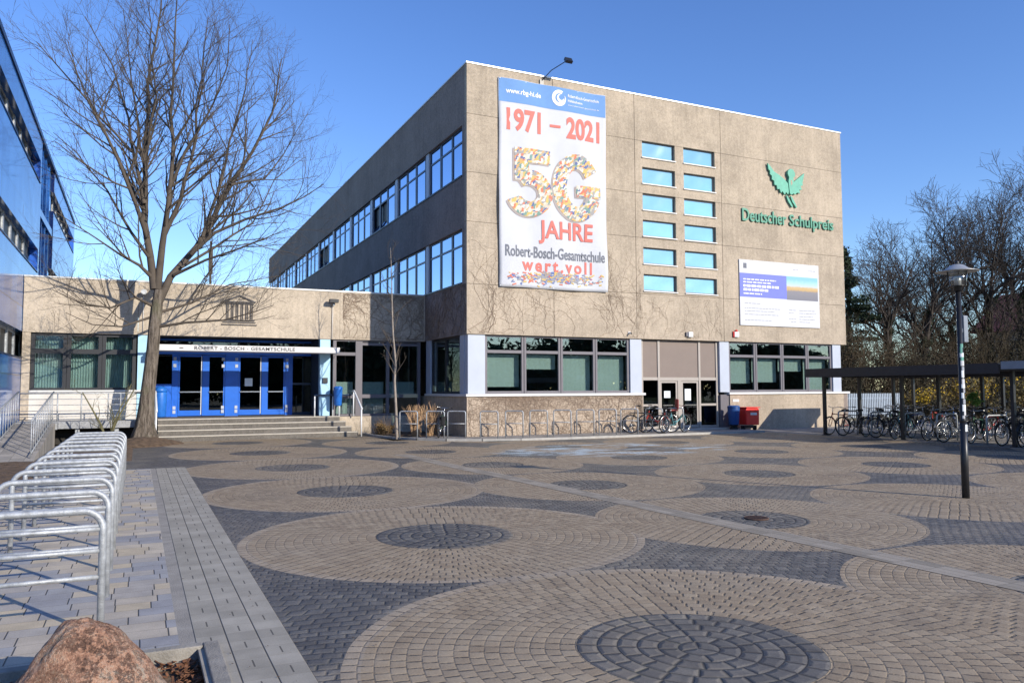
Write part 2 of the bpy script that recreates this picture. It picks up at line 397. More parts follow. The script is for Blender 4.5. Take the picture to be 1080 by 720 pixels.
# ------------------------------------------------------------------ ground materials
def mat_plaza():
    m, nt, b = new_mat('circle_paving'); P, x, y, z = pos(nt)
    wob = noi(nt, P, 1.3, 2.0) - 0.5
    X = x + wob*0.03; Y = y - wob*0.03
    dx1 = X + 6.90 + (Y + 20.9)*0.018; l1 = (Y + 20.9)/4.5; dy1 = (l1 - l1.round())*4.5
    r1 = (dx1*dx1 + dy1*dy1).sqrt()
    lx = ((X + 3.0)/3.96).round().mx(0.0); dx2 = X + 3.0 - lx*3.96
    l2 = (Y + 17.15)/4.14; dy2 = (l2 - l2.round())*4.14
    r2 = (dx2*dx2 + dy2*dy2).sqrt()
    s = (r1/2.29).lt(r2/2.04)
    d = s.sel(r1, r2); dx = s.sel(dx1, dx2); dy = s.sel(dy1, dy2); RR = s.sel(2.29, 2.04)
    idc = s.sel(l1.round()*3.7, lx*5.3 + l2.round()*7.1 + 40.0)
    inside = d.lt(RR); core = d.lt(s.sel(0.79, 0.70))*((X - 0.96).abs() + (Y + 17.15).abs()).gt(1.3)
    w = core.sel(0.132, 0.100); ln = core.sel(0.165, 0.120)
    i = (d/w).floor(); fr = (d/w).fract()
    n = ((i + 0.5)*w*6.28318/ln).round().mx(3.0)
    th = dy.atan2(dx)/6.28318 + 0.5
    off = white(nt, comb(nt, i, idc, 3.0))*0.0 + (i*0.5).fract()
    a = th*n + off; fa = a.fract(); ca = a.floor()
    ta = (0.5 - (fa - 0.5).abs())*d.mx(0.05)*6.28318/n
    tr = (0.5 - (fr - 0.5).abs())*w
    jag = noi(nt, P, 55.0, 2.0)*0.010
    jr = white(nt, comb(nt, ca, i, idc))
    jc = jr
    ja = 1.0 - (ta - jag + jr*0.004).smooth(0.001, 0.0105)
    jb = 1.0 - (tr - jag*0.6).smooth(-0.001, 0.0055)
    # background setts in gently curving rows
    w2 = noi(nt, P, 0.45, 1.0)*1.2
    v = (Y*0.94 + X*0.34 + w2)/0.105; u = (X*0.94 - Y*0.34 + w2*0.4)/0.125
    ub = u + (v.floor()*0.5).fract() + noi(nt, P, 3.0, 1.0)*0.4
    su = (0.5 - (ub.fract() - 0.5).abs())*0.12; sv = (0.5 - (v.fract() - 0.5).abs())*0.10
    jd = 1.0 - (su.mn(sv) - jag*0.7).smooth(-0.001, 0.0085)
    cd = white(nt, comb(nt, ub.floor(), v.floor(), 9.0))
    fill = noi(nt, P, 14.0, 3.0, 0.7).smooth(0.36, 0.60)
    joint = inside.sel(ja.mx(jb*core.sel(1.0, 0.38)), jd*0.85)*(fill*0.75 + 0.25).mx(core*0.95)
    rnd = inside.sel(jc, cd)
    fine = noi(nt, P, 70.0, 4.0, 0.7); mid = noi(nt, P, 5.0, 4.0); big = noi(nt, P, 0.35, 4.0)
    t = rnd*0.16 + fine*0.55 + mid*0.40
    brown = ramp(nt, t.smooth(0.2, 0.95), [(0.0, (0.20, 0.148, 0.096)), (0.5, (0.33, 0.255, 0.168)), (1.0, (0.45, 0.365, 0.25))])
    pale = ramp(nt, t.smooth(0.2, 0.95), [(0.0, (0.28, 0.225, 0.165)), (1.0, (0.50, 0.42, 0.32))])
    dark = ramp(nt, t.smooth(0.2, 0.95), [(0.0, (0.052, 0.049, 0.046)), (0.55, (0.122, 0.115, 0.104)), (1.0, (0.27, 0.25, 0.21))])
    edge = d.gt(RR - 0.115)*d.lt(RR)*(s.sel(0.55, 0.15))
    c = mixc(nt, edge, brown, pale)
    c = mixc(nt, core, c, dark); c = mixc(nt, inside, dark, c)
    # grey dust carried over everything
    dust = (big*0.6 + noi(nt, P, 1.6, 5.0, 0.7)*0.6).smooth(0.52, 0.80)
    c = mixc(nt, dust*0.42, c, (0.34, 0.285, 0.21))
    grime = noi(nt, comb(nt, x*0.7 + 9.0, y*1.1, 0.0), 0.8, 5.0, 0.65).smooth(0.50, 0.78)
    c = mixc(nt, grime*0.36, c, (0.10, 0.088, 0.075))
    spots = noi(nt, P, 3.3, 2.0).smooth(0.70, 0.74)*noi(nt, P, 0.5, 2.0).smooth(0.4, 0.6)
    c = mixc(nt, spots*0.45, c, (0.07, 0.06, 0.05))
    sand = noi(nt, comb(nt, x*1.0, y*1.0, 7.0), 1.1, 6.0, 0.7).smooth(0.56, 0.70)
    c = mixc(nt, sand*0.25, c, (0.37, 0.32, 0.245))
    # chalk left near the racks
    dxc = (x - 2.0)/4.2; dyc = (y + 6.3)/2.4
    chalk = (1.0 - (dxc*dxc + dyc*dyc)).smooth(0.0, 0.6)*noi(nt, comb(nt, x*0.8, y*2.0, 4.0), 1.1, 5.0, 0.7).smooth(0.48, 0.60)
    c = mixc(nt, chalk*0.75, c, (0.50, 0.62, 0.68))
    # moss and straw in some joints
    jcol = mixc(nt, noi(nt, P, 2.2, 3.0).smooth(0.52, 0.70), (0.030, 0.026, 0.023), (0.10, 0.095, 0.06))
    c = mixc(nt, joint*0.72, c, jcol)
    nt.links.new(c, b.inputs['Base Color']); b.inputs['Specular IOR Level'].default_value = 0.35
    rg = inside*0.22 + 0.58 - core*0.2; nt.links.new(rg.s, b.inputs['Roughness'])
    dome = inside.sel(ta.mn(tr), su.mn(sv)).smooth(0.0, 0.035)*inside.sel(core*1.0 + 0.15, 0.45)
    h = (1.0 - joint)*0.8 + dome + rnd*0.35 + fine*0.25 + mid*0.2
    bump(nt, b, h, 0.75, 0.011)
    return m
M['plaza'] = mat_plaza()

def mat_pavers():
    m, nt, b = new_mat('mixed_pavers'); P, x, y, z = pos(nt)
    row = (y/0.205).floor(); fy = (y/0.205).fract()
    rr = white(nt, comb(nt, row, 3.0, 7.0))
    ln = rr.gt(0.5).sel(0.31, 0.255)
    u = x/ln + rr*5.0; fu = u.fract(); cell = white(nt, comb(nt, u.floor(), row, 2.0))
    js = (0.5 - (fu - 0.5).abs())*ln; jt = (0.5 - (fy - 0.5).abs())*0.205
    joint = (1.0 - js.smooth(0.001, 0.0075)).mx((1.0 - jt.smooth(0.0, 0.004))*0.7)
    fine = noi(nt, P, 90.0, 4.0, 0.7); md = noi(nt, P, 4.0, 4.0)
    n = nt.nodes.new('ShaderNodeValToRGB'); nt.links.new(cell.s, n.inputs[0]); n.color_ramp.interpolation = 'CONSTANT'
    pal = [(0.0,(0.33,0.30,0.26)),(0.22,(0.28,0.275,0.27)),(0.42,(0.42,0.35,0.245)),(0.58,(0.38,0.33,0.26)),(0.74,(0.255,0.25,0.25)),(0.88,(0.43,0.37,0.28))]
    e = n.color_ramp.elements
    while len(e) < len(pal): e.new(0.5)
    for k, (p, c) in enumerate(pal): e[k].position = p; e[k].color = (*c, 1)
    c = mixc(nt, (fine*0.7 + md*0.6).smooth(0.35, 0.95), sc2(nt, n.outputs[0], 0.86), sc2(nt, n.outputs[0], 1.42))
    c = mixc(nt, joint*0.9, c, (0.055, 0.050, 0.042))
    nt.links.new(c, b.inputs['Base Color']); b.inputs['Roughness'].default_value = 0.85
    bump(nt, b, (1.0 - joint) + fine*0.25 + cell*0.15, 0.7, 0.008)
    return m
def sc2(nt, sock, k):
    n = nt.nodes.new('ShaderNodeVectorMath'); n.operation = 'SCALE'
    nt.links.new(sock, n.inputs[0]); n.inputs['Scale'].default_value = k; return n.outputs[0]
M['pavers'] = mat_pavers()

def mat_band():
    m, nt, b = new_mat('edge_band_pavers'); P, x, y, z = pos(nt)
    u = (x + 9.87)/0.2; col_ = u.floor(); fu = u.fract()
    v = y/0.2; fv = v.fract(); row = v.floor()
    jl = (1.0 - ((0.5 - (fu - 0.5).abs())*0.2).smooth(0.001, 0.007))
    jt = (1.0 - ((0.5 - (fv - 0.5).abs())*0.2).smooth(0.0, 0.003))*0.35
    par = ((row + col_)*0.5).fract().gt(0.25)
    dash = (fu - 0.5).abs().lt(0.026)*(fv - 0.5).abs().lt(0.33)*par
    joint = jl.mx(jt).mx(dash*0.9)
    fine = noi(nt, P, 90.0, 4.0, 0.7); md = noi(nt, P, 3.0, 4.0); cell = white(nt, comb(nt, col_, row, 2.0))
    t = fine*0.5 + md*0.6 + cell*0.14
    c = ramp(nt, t.smooth(0.35, 1.0), [(0.0, (0.25, 0.23, 0.185)), (1.0, (0.46, 0.42, 0.345))])
    c = mixc(nt, joint*0.9, c, (0.05, 0.045, 0.04))
    nt.links.new(c, b.inputs['Base Color']); b.inputs['Roughness'].default_value = 0.88
    bump(nt, b, (1.0 - joint) + fine*0.2, 0.7, 0.008)
    return m
M['band'] = mat_band()

def mat_gutter():
    m, nt, b = new_mat('gutter_slabs'); P, x, y, z = pos(nt)
    u = (x + y*0.045)/0.12; v = y/0.34
    jl = (1.0 - ((0.5 - (u.fract() - 0.5).abs())*0.12).smooth(0.0005, 0.006))
    jt = (1.0 - ((0.5 - (v.fract() - 0.5).abs())*0.34).smooth(0.001, 0.005))
    cell = white(nt, comb(nt, u.floor(), v.floor(), 2.0)); fine = noi(nt, P, 60.0, 4.0)
    c = ramp(nt, (cell*0.5 + fine*0.5).smooth(0.1, 0.9), [(0.0, (0.22, 0.19, 0.145)), (1.0, (0.37, 0.32, 0.25))])
    c = mixc(nt, jl.mx(jt)*0.8, c, (0.08, 0.07, 0.055))
    nt.links.new(c, b.inputs['Base Color']); b.inputs['Roughness'].default_value = 0.85
    bump(nt, b, 1.0 - jl.mx(jt), 0.5, 0.006)
    return m
M['gutter'] = mat_gutter()
def mat_footpath():
    m, nt, b = new_mat('grey_footpath'); P, x, y, z = pos(nt)
    u = x/0.3; v = y/0.3
    j = (1.0 - ((0.5 - (u.fract() - 0.5).abs())*0.3).smooth(0.001, 0.008)).mx(1.0 - ((0.5 - (v.fract() - 0.5).abs())*0.3).smooth(0.001, 0.008))
    cell = white(nt, comb(nt, u.floor(), v.floor(), 2.0)); fine = noi(nt, P, 40.0, 5.0, 0.7); md = noi(nt, P, 1.2, 4.0)
    c = ramp(nt, (cell*0.35 + fine*0.4 + md*0.5).smooth(0.3, 1.0), [(0.0, (0.19, 0.18, 0.165)), (1.0, (0.38, 0.35, 0.31))])
    c = mixc(nt, j*0.6, c, (0.08, 0.075, 0.07))
    nt.links.new(c, b.inputs['Base Color']); b.inputs['Roughness'].default_value = 0.9
    bump(nt, b, (1.0 - j) + fine*0.3, 0.5, 0.008)
    return m
M['footpath'] = mat_footpath()
M['soil'] = mat('brown_soil', (0.115, 0.075, 0.045), 0.98, 0.5, 7.0, 1.0, 30.0)
M['lawn'] = mat('far_ground', (0.12, 0.105, 0.06), 0.95, 0.3, 0.3, 0.5, 5.0)
M['chip'] = mat('bark_chip', (0.15, 0.065, 0.030), 0.9, 0.6, 14.0)

def mat_boulder():
    m, nt, b = new_mat('red_granite'); P, x, y, z = pos(nt)
    n1 = noi(nt, P, 4.0, 6.0, 0.7); n2 = noi(nt, P, 45.0, 5.0, 0.75); n3 = noi(nt, P, 140.0, 3.0)
    c = ramp(nt, (n1*0.55 + n2*0.6).smooth(0.40, 0.74), [(0.0, (0.13, 0.07, 0.045)), (0.35, (0.38, 0.20, 0.125)), (0.7, (0.50, 0.31, 0.21)), (1.0, (0.38, 0.33, 0.26))])
    c = mixc(nt, n3.smooth(0.62, 0.72)*0.6, c, (0.10, 0.07, 0.06))
    lich = noi(nt, P, 9.0, 6.0, 0.8).smooth(0.58, 0.66)
    c = mixc(nt, lich*0.30, c, (0.25, 0.235, 0.16))
    nt.links.new(c, b.inputs['Base Color']); b.inputs['Roughness'].default_value = 0.88
    crk = noi(nt, P, 12.0, 8.0, 0.8)
    bump(nt, b, n1*0.6 + n2*0.9 + n3*0.5 + crk.smooth(0.40, 0.5)*0.7, 1.0, 0.022)
    return m
M['boulder'] = mat_boulder()

def sheet(name, rects, z, m, kind='structure', sub=1):
    b = MB()
    for x0, x1, y0, y1 in rects: b.quad((x0,y0,z),(x1,y0,z),(x1,y1,z),(x0,y1,z))
    return tag(b.build(name, m), kind=kind)

# ================================================================== SETTING
sheet('ground', [(-500, 500, -500, 700)], -0.16, M['lawn'])
sheet('plaza', [(-9.27, 11.9, -60, -1.9), (-9.27, 0.0, -1.9, 0.3), (-9.27, -2.55, 0.3, 4.25), (-13.6, -9.27, -6.15, 3.0)], 0.0, M['plaza'])
sheet('path', [(-9.87, -9.27, -60, -6.15)], 0.0, M['band'])
PX0, PX1, PY0, PY1 = -12.6, -9.83, -22.4, -19.38          # planter opening
sheet('pavement', [(-30, -9.97, PY1, -6.15), (-30, PX0, -60, PY1), (PX0, -9.97, -60, PY0)], 0.0, M['pavers'])
sheet('pavement', [(-9.97, -9.87, PY1 + 0.004, -6.15), (-9.97, -9.87, -60, PY0)], 0.0, mat('narrow_slab_row', (0.30, 0.275, 0.235), 0.9, 0.2, 5.0, 0.4, 80.0))
sheet('footpath', [(0.0, 7.3, -1.3, 0.02), (7.3, 11.65, -1.3, 0.30)], 0.06, M['footpath'])
# footpath body with a kerb edge, bed on the inner corner
b = MB()
pts = [(-2.5, 4.1), (-2.42, 2.4), (-2.2, 1.2), (-1.7, 0.1), (-1.0, -0.75), (0.0, -1.35), (1.2, -1.72), (3.0, -1.85), (11.6, -1.85)]
for (a, c), (d, e) in zip(pts, pts[1:]):
    n = Vector((e-c, a-d, 0)).normalized()*0.12
    b.quad((a, c, 0.075), (a+n.x, c+n.y, 0.075), (d+n.x, e+n.y, 0.075), (d, e, 0.075))
    b.quad((a+n.x, c+n.y, 0.0), (d+n.x, e+n.y, 0.0), (d+n.x, e+n.y, 0.075), (a+n.x, c+n.y, 0.075))
    b.quad((a, c, 0.0), (a, c, 0.075), (d, e, 0.075), (d, e, 0.0))
tag(b.build('kerb', M['kerb']), kind='structure')
b = MB()
fp = [(-2.2, 1.2), (-1.7, 0.1), (-1.0, -0.75), (0.0, -1.35)]
for (a, c), (d, e) in zip(fp, fp[1:]): b.quad((a, c, 0.055), (d, e, 0.055), (0.0, e, 0.055), (0.0, c, 0.055))
fq = [(0.0, -1.35), (1.2, -1.72), (3.0, -1.85), (11.65, -1.85)]
for (a, c), (d, e) in zip(fq, fq[1:]): b.quad((a, c+.05, 0.056), (d, e+.05, 0.056), (d, -1.3, 0.056), (a, -1.3, 0.056))
tag(b.build('footpath', M['footpath']), kind='structure')
# gutter strip of long slabs across the square
b = MB()
g = [(-22.5, -3.52), (-17.5, -3.72), (-13, -3.88), (-9, -4.08), (-5.2, -4.18)]
for (y0, x0), (y1, x1) in zip(g, g[1:]):
    b.quad((x0, y0, 0.004), (x0+0.36, y0, 0.004), (x1+0.36, y1, 0.004), (x1, y1, 0.004))
tag(b.build('gutter_strip', M['gutter']), kind='structure')
# bike shelter ground
sheet('path', [(11.9, 60, -60, 0.6), (11.6, 11.9, -1.9, 0.02)], -0.004, M['footpath'])
# planting beds
def bumpy(name, x0, x1, y0, y1, z, amp, m, n=40, hump=None):
    b = MB(); nx = n; ny = max(6, int(n*(y1-y0)/(x1-x0)))
    for j in range(ny+1):
        for i in range(nx+1):
            X = x0+(x1-x0)*i/nx; Y = y0+(y1-y0)*j/ny
            h = noise.noise((X*2.1, Y*2.1, 3.0))*amp + noise.noise((X*9, Y*9, 1.0))*amp*0.5
            if hump: h += hump[3]*math.exp(-((X-hump[0])**2+(Y-hump[1])**2)/hump[2]**2)
            e = min(i, nx-i, j, ny-j)/3.0
            b.v.append((X, Y, z + h if e >= 1 else z+h*e - 0.03*(1-e)))
    for j in range(ny):
        for i in range(nx):
            a = j*(nx+1)+i; b.f.append((a, a+1, a+nx+2, a+nx+1)); b.sm.append(True)
    return tag(b.build(name, m), kind='structure')
bumpy('soil_bed', -2.1, -0.02, 0.9, 4.35, 0.07, 0.03, M['soil'])
bumpy('soil_bed', -12.35, -10.35, -3.9, 2.95, 0.03, 0.03, M['soil'], 60)
b = MB(); nr, na = 10, 48
for i in range(nr+1):
    for j in range(na):
        a = 2*math.pi*j/na; rr = (i/nr)*(1.05+.16*math.sin(a*3+1)+.10*math.sin(a*5)); X = -10.05+rr*math.cos(a)*.95; Y_ = 2.0+rr*math.sin(a)*1.15
        b.v.append((X, Y_, .24*(1-(i/nr)**1.6)+.02+.03*noise.noise((X*5, Y_*5, 2.0))*(1 if i < nr else 0)-(.03 if i == nr else 0)))
for i in range(nr):
    for j in range(na): b.f.append((i*na+j, (i+1)*na+j, (i+1)*na+(j+1) % na, i*na+(j+1) % na)); b.sm.append(True)
tag(b.build('soil_mound', M['soil']), kind='structure')
bumpy('soil_bed', -13.6, -12.0, -8.2, -3.1, 0.03, 0.03, M['soil'])
bumpy('planter_soil', PX0, PX1, PY0, PY1, -0.09, 0.02, M['soil'])

# planter kerb
b = MB()
b.box(PX0, PX1-0.005, PY1-0.085, PY1, -0.15, 0.022); b.box(PX1, PX1+0.10, PY0, PY1, -0.15, 0.022)
b.box(PX0-0.08, PX0-0.005, PY0, PY1, -0.15, 0.022)
tag(b.build('planter_edging', mat('weathered_edging', (0.27, 0.25, 0.215), 0.95, 0.3, 5.0, 0.5, 70.0), bevel=0.008), 'pale concrete edging around the bark filled bed in the foreground', 'planter edging')
rng = random.Random(5)
b = MB()
for _ in range(3800):
    X = rng.uniform(PX0+0.02, PX1-0.03); Y = rng.uniform(PY0, PY1-0.1) if rng.random() < .3 else rng.uniform(-20.7, PY1-0.1)
    L = rng.uniform(0.008, 0.034); w = rng.uniform(0.004, 0.012)
    Mx = Matrix.Translation((X, Y, -0.075+rng.uniform(0, 0.035))) @ Matrix.Rotation(rng.uniform(0, 6.28), 4, 'Z') @ Matrix.Rotation(rng.uniform(-.6, .6), 4, 'Y') @ Matrix.Rotation(rng.uniform(-.5, .5), 4, 'X')
    b.box(-L, L, -w, w, -0.002, 0.003, Mx)
tag(b.build('bark_mulch', M['chip']), 'reddish brown bark chips in the planter', 'mulch', kind='stuff')

b = MB()
for _ in range(260):
    X = rng.uniform(-9.3, -1.0) if rng.random() < .6 else rng.gauss(-9.2, .35); Y = rng.uniform(-21.5, -6) ; L = rng.uniform(.004, .014)
    Mx = Matrix.Translation((X, Y, .008)) @ Matrix.Rotation(rng.uniform(0, 6.28), 4, 'Z') @ Matrix.Rotation(rng.uniform(-.3, .3), 4, 'X')
    b.quad(*[tuple(Mx @ Vector(q)) for q in ((-L, 0, 0), (0, -L*.5, .002), (L, 0, .001), (0, L*.5, .004))])
tag(b.build('leaf_litter', M['soil']), 'scattered dry leaf bits on the paving', 'leaf litter', kind='stuff')
# boulder
def boulder():
    import bmesh
    bm = bmesh.new(); bmesh.ops.create_icosphere(bm, subdivisions=6, radius=1.0)
    for v in bm.verts:
        p = v.co.copy()
        k = 1 + 0.16*noise.noise(p*1.3+Vector((3, 1, 7))) + 0.06*noise.noise(p*3.5) + 0.018*noise.noise(p*11) + 0.007*noise.noise(p*30)
        q = p*k
        t = max(0.0, q.z)
        sx = 0.385*(1-0.48*t**1.7); sy = 0.36*(1-0.50*t)
        v.co = (q.x*sx - 0.05*t, q.y*sy, q.z*0.45)
    me = bpy.data.meshes.new('boulder'); bm.to_mesh(me); bm.free()
    for p in me.polygons: p.use_smooth = True
    me.materials.append(M['boulder'])
    o = bpy.data.objects.new('boulder', me); COL.objects.link(o); o.location = (-10.46, -20.02, -0.03); o.rotation_euler = (0, 0, 0.2)
    tag(o, 'reddish granite boulder lying in the foreground planter', 'boulder')
boulder()

# ================================================================== MAIN BUILDING
W, D, HT, HB = 18.33, 46.3, 13.24, 3.62
main = thing('school_building', 'three storey concrete school block with banner and ribbon windows', 'building')
small_holes = []
zs_l = [(10.80, 11.45), (9.75, 10.40), (8.70, 9.36), (7.66, 8.30), (6.57, 7.22), (5.51, 6.16)]
for z0, z1 in zs_l:
    small_holes += [(7.44, 9.03, z0, z1), (9.46, 11.06, z0, z1)]
cols = [0.0, 3.45, 7.09, 11.38, W]; rows = [HB, 5.38, 7.58, 9.34, 11.43, HT]
b = MB()
for i in range(4):
    for j in range(5):
        x0, x1 = cols[i]+(0.010 if i else 0), cols[i+1]-(0.010 if i < 3 else 0)
        z0, z1 = rows[j]+(0.007 if j else 0), rows[j+1]-(0.007 if j < 4 else 0)
        for r in cut_rect(x0, x1, z0, z1, small_holes): b.box(r[0], r[1], 0.0, 0.20, r[2], r[3])
b.build('facade_panel', M['concrete'], main)
b = MB()
for r in cut_rect(0.05, W-0.05, HB+0.02, HT-0.05, small_holes): b.box(r[0], r[1], 0.203, 0.45, r[2], r[3])
b.build('wall_core', M['dark_gap'], main)
# shaded long side
ybay = 4.2; nb = 11
strips = [(9.30, 11.13), (5.45, 7.40)]
bands = [(HB, 5.45), (7.40, 9.30), (11.13, HT)]
b = MB(); bc = MB()
for z0, z1 in bands:
    for k in range(nb):
        y0 = 0.203 if k == 0 else k*ybay+0.45+0.008; y1 = (k+1)*ybay+0.45-0.008 if k < nb-1 else D
        b.box(0.0, 0.22, y0, y1, z0, z1)
    bc.box(0.223, 0.5, 0.46, D-0.1, z0+0.02, z1-0.02)
for z0, z1 in strips: b.box(0.0, 0.22, 0.203, 0.44, z0, z1)
b.build('side_wall_panel', M['concrete_shade_tone'], main); bc.build('wall_core', M['dark_gap'], main)
# remaining faces, roof
b = MB(); b.box(W-0.25, W, 0.203, D, HB, HT); b.box(0.5, W-0.26, D-0.3, D, 0, HT)
b.box(W-0.25, W, 0.0, D, 0.0, 1.44); b.box(W-0.25, W-0.02, 0.6, D, 1.6, HB-0.002)
b.build('rear_wall', M['concrete_shade_tone'], main)
b = MB(); b.box(0.5, W-0.25, 0.46, D-0.3, HT-0.4, HT-0.15); b.build('flat_roof', M['dark_gap'], main)
b = MB(); b.box(-0.03, W+0.03, -0.03, 0.28, HT+0.003, HT+0.055); b.box(-0.03, 0.28, 0.284, D+0.03, HT+0.003, HT+0.055)
b.box(W-0.28, W+0.03, 0.284, D+0.03, HT+0.003, HT+0.055)
b.build('roof_coping', M['coping'], main)
# soffit of the upper floors and floor slabs inside
b = MB(); b.box(0.23, W-0.26, 0.46, D-0.31, HB+0.03, HB+0.2); b.build('soffit', M['interior'], main)
b = MB(); b.box(0.6, W-0.3, 5.0, 5.1, 0.05, HB); b.box(0.35, W-0.3, 0.6, 5.0, 0.055, 0.10); b.build('room_wall', M['interior'], main)

# small windows of the front
first = None
for k, (x0, x1, z0, z1) in enumerate(small_holes):
    f = MB(); t = 0.045
    w_ = x1-x0; h_ = z1-z0
    if first is None:
        f.box(x0, x1, 0.10, 0.16, z0, z0+t); f.box(x0, x1, 0.10, 0.16, z1-t, z1)
        f.box(x0, x0+t, 0.10, 0.16, z0+t, z1-t); f.box(x1-t, x1, 0.10, 0.16, z0+t, z1-t)
        o = f.build('window', M['frame_grey'], main, loc=(x0, 0, z0))
        MB().box(x0+t+0.001, x1-t-0.001, 0.125, 0.145, z0+t+0.001, z1-t-0.001).build('pane', M['glass_pale'], o)
        MB().box(x0-0.03, x1+0.03, -0.05, 0.099, z0-0.045, z0-0.004).build('sill', M['white_paint'], o)
        first = o
    else:
        o = copy_tree(first, main); o.location = (x0, 0, z0)
# ribbon windows on the long side
def ribbon_window(y0, z0, z1, w, open_=False):
    f = MB(); t = 0.07; zt = z1-(z1-z0)*0.29
    f.box(0.10, 0.17, y0, y0+t, z0, z1); f.box(0.10, 0.17, y0+w-t, y0+w, z0, z1)
    f.box(0.10, 0.17, y0+t, y0+w-t, z0, z0+0.05); f.box(0.10, 0.17, y0+t, y0+w-t, z1-0.06, z1)
    f.box(0.10, 0.17, y0+t, y0+w-t, zt-0.035, zt+0.035)
    o = f.build('window', M['frame_dark'], main, loc=(0, y0, z0))
    p = MB(); p.box(0.125, 0.145, y0+t, y0+w-t, zt+0.035, z1-0.06)
    if open_:
        Mx = Matrix.Translation((0.14, 0, z0+0.06)) @ Matrix.Rotation(R(17), 4, 'Y') @ Matrix.Translation((-0.14, 0, -z0-0.06))
        p.box(0.125, 0.145, y0+t, y0+w-t, z0+0.05, zt-0.035, Mx)
    else: p.box(0.125, 0.145, y0+t, y0+w-t, z0+0.05, zt-0.035)
    p.build('pane', M['glass_sky'], o)
    return o
for si, (z0, z1) in enumerate(strips):
    wp = ribbon_window(0.45, z0, z1, 1.2); wo = None
    for k in range(nb):
        for j in range(3):
            y0 = 0.45+k*ybay+j*1.22; op = (si == 0 and (k, j) in ((2, 1), (2, 2), (5, 1), (5, 2)))
            if k == 0 and j == 0: continue
            if y0+1.2 > D-0.1: continue
            if op:
                if wo is None: wo = ribbon_window(y0, z0, z1, 1.2, True)
                else: q = copy_tree(wo, main); q.location = (0, y0, z0)
            else:
                q = copy_tree(wp, main); q.location = (0, y0, z0)
for z0, z1 in strips:
    boxes('window_pilaster', M['pale_metal'], main, [(0.05, 0.19, 0.45+k*ybay+3.68, 0.45+k*ybay+4.02, z0+0.002, z1-0.002) for k in range(nb-1)])
b = MB()
for z0, z1 in strips:
    b.box(0.23, 0.30, 0.45, D-0.1, z0, z1); b.box(-0.03, 0.10, 0.45, D-0.05, z0-0.04, z0-0.004)
b.build('window_backing', M['frame_black'], main)
b = MB()
for z0, z1 in strips: b.box(-0.035, 0.09, 0.45, D-0.05, z0-0.002, z0+0.02)
b.build('window_sill', M['frame_dark'], main)

# ---- ground floor front
b = MB(); b.box(0.0, 7.33, 0.0, 0.25, -0.02, 1.44)
b.build('base_wall', M['base_stone'], main)
b = MB(); b.box(11.62, W-0.251, 0.0, 0.25, -0.02, 1.44); b.box(0.0, 0.25, 0.251, D, -0.02, 1.44)
b.build('base_wall', M['concrete'], main)
b = MB(); b.box(-0.05, 7.42, -0.06, 0.30, 1.445, 1.535); b.box(11.55, W+0.08, -0.06, 0.30, 1.445, 1.535)
b.box(-0.05, 0.25, 0.301, 4.3, 1.445, 1.535)
b.build('sill', M['white_paint'], main, bevel=0.006)
boxes('pillar', M['pale_metal'], main, [(x0, x1, 0.06, 0.34, 1.538, HB-0.002) for x0, x1 in ((0.06, 0.72), (6.80, 7.33), (11.17, 11.66), (17.53, 18.03))], 0.01)
def ground_window(x0, x1, blind=None, z0=1.54, z1=3.60):
    f = MB(); t = 0.085; yA, yB = 0.12, 0.22; zt = 3.03
    f.box(x0, x0+t, yA, yB, z0, z1); f.box(x1-t, x1, yA, yB, z0, z1)
    f.box(x0+t, x1-t, yA, yB, z0, z0+0.09); f.box(x0+t, x1-t, yA, yB, z1-0.05, z1); f.box(x0+t, x1-t, yA+0.002, yB-0.002, zt-0.055, zt+0.055)
    o = f.build('window', M['frame_grey'], main, bevel=0.006)
    p = MB(); p.box(x0+t, x1-t, 0.165, 0.175, z0+0.09, zt-0.055); p.box(x0+t, x1-t, 0.165, 0.175, zt+0.055, z1-0.05)
    p.build('pane', M['glass_teal'], o)
    if blind:
        q = MB(); nn = 24; za, zb = blind
        for i in range(nn):
            a = x0+0.05+(x1-x0-0.10)*i/nn; c = x0+0.05+(x1-x0-0.10)*(i+1)/nn
            q.quad((a, 0.44+0.006*math.sin(i*1.7), za), (c, 0.44+0.006*math.sin((i+1)*1.7), za), (c, 0.44, zb), (a, 0.44, zb), True)
        q.build('blind', M['blind'], o)
    return o
for (x0, x1, bl) in ((0.74, 2.26, (1.78, 2.95)), (2.28, 3.77, (2.42, 2.95)), (3.79, 5.26, (1.62, 2.95)), (5.28, 6.78, (1.62, 2.95)),
                     (11.68, 13.12, (1.90, 2.95)), (13.14, 14.60, (1.95, 2.95)), (14.62, 16.06, (2.42, 2.95)), (16.08, 17.51, (1.62, 2.95))):
    ground_window(x0, x1, bl)
# ---- shaded side ground windows
for (y0, y1) in ((0.78, 2.3), (2.32, 3.85)):
    f = MB(); t = 0.08
    f.box(0.10, 0.20, y0, y0+t, 1.54, 3.60); f.box(0.10, 0.20, y1-t, y1, 1.54, 3.60)
    f.box(0.10, 0.20, y0+t, y1-t, 1.54, 1.62); f.box(0.10, 0.20, y0+t, y1-t, 3.54, 3.60)
    o = f.build('window', M['frame_black'], main)
    MB().box(0.14, 0.15, y0+t, y1-t, 1.62, 3.54).build('pane', M['glass_teal'], o)
boxes('pillar', M['pale_metal'], main, [(0.04, 0.30, 0.345, 0.76, 1.538, HB-0.002), (0.04, 0.30, 3.87, 4.36, 1.538, HB-0.002)])
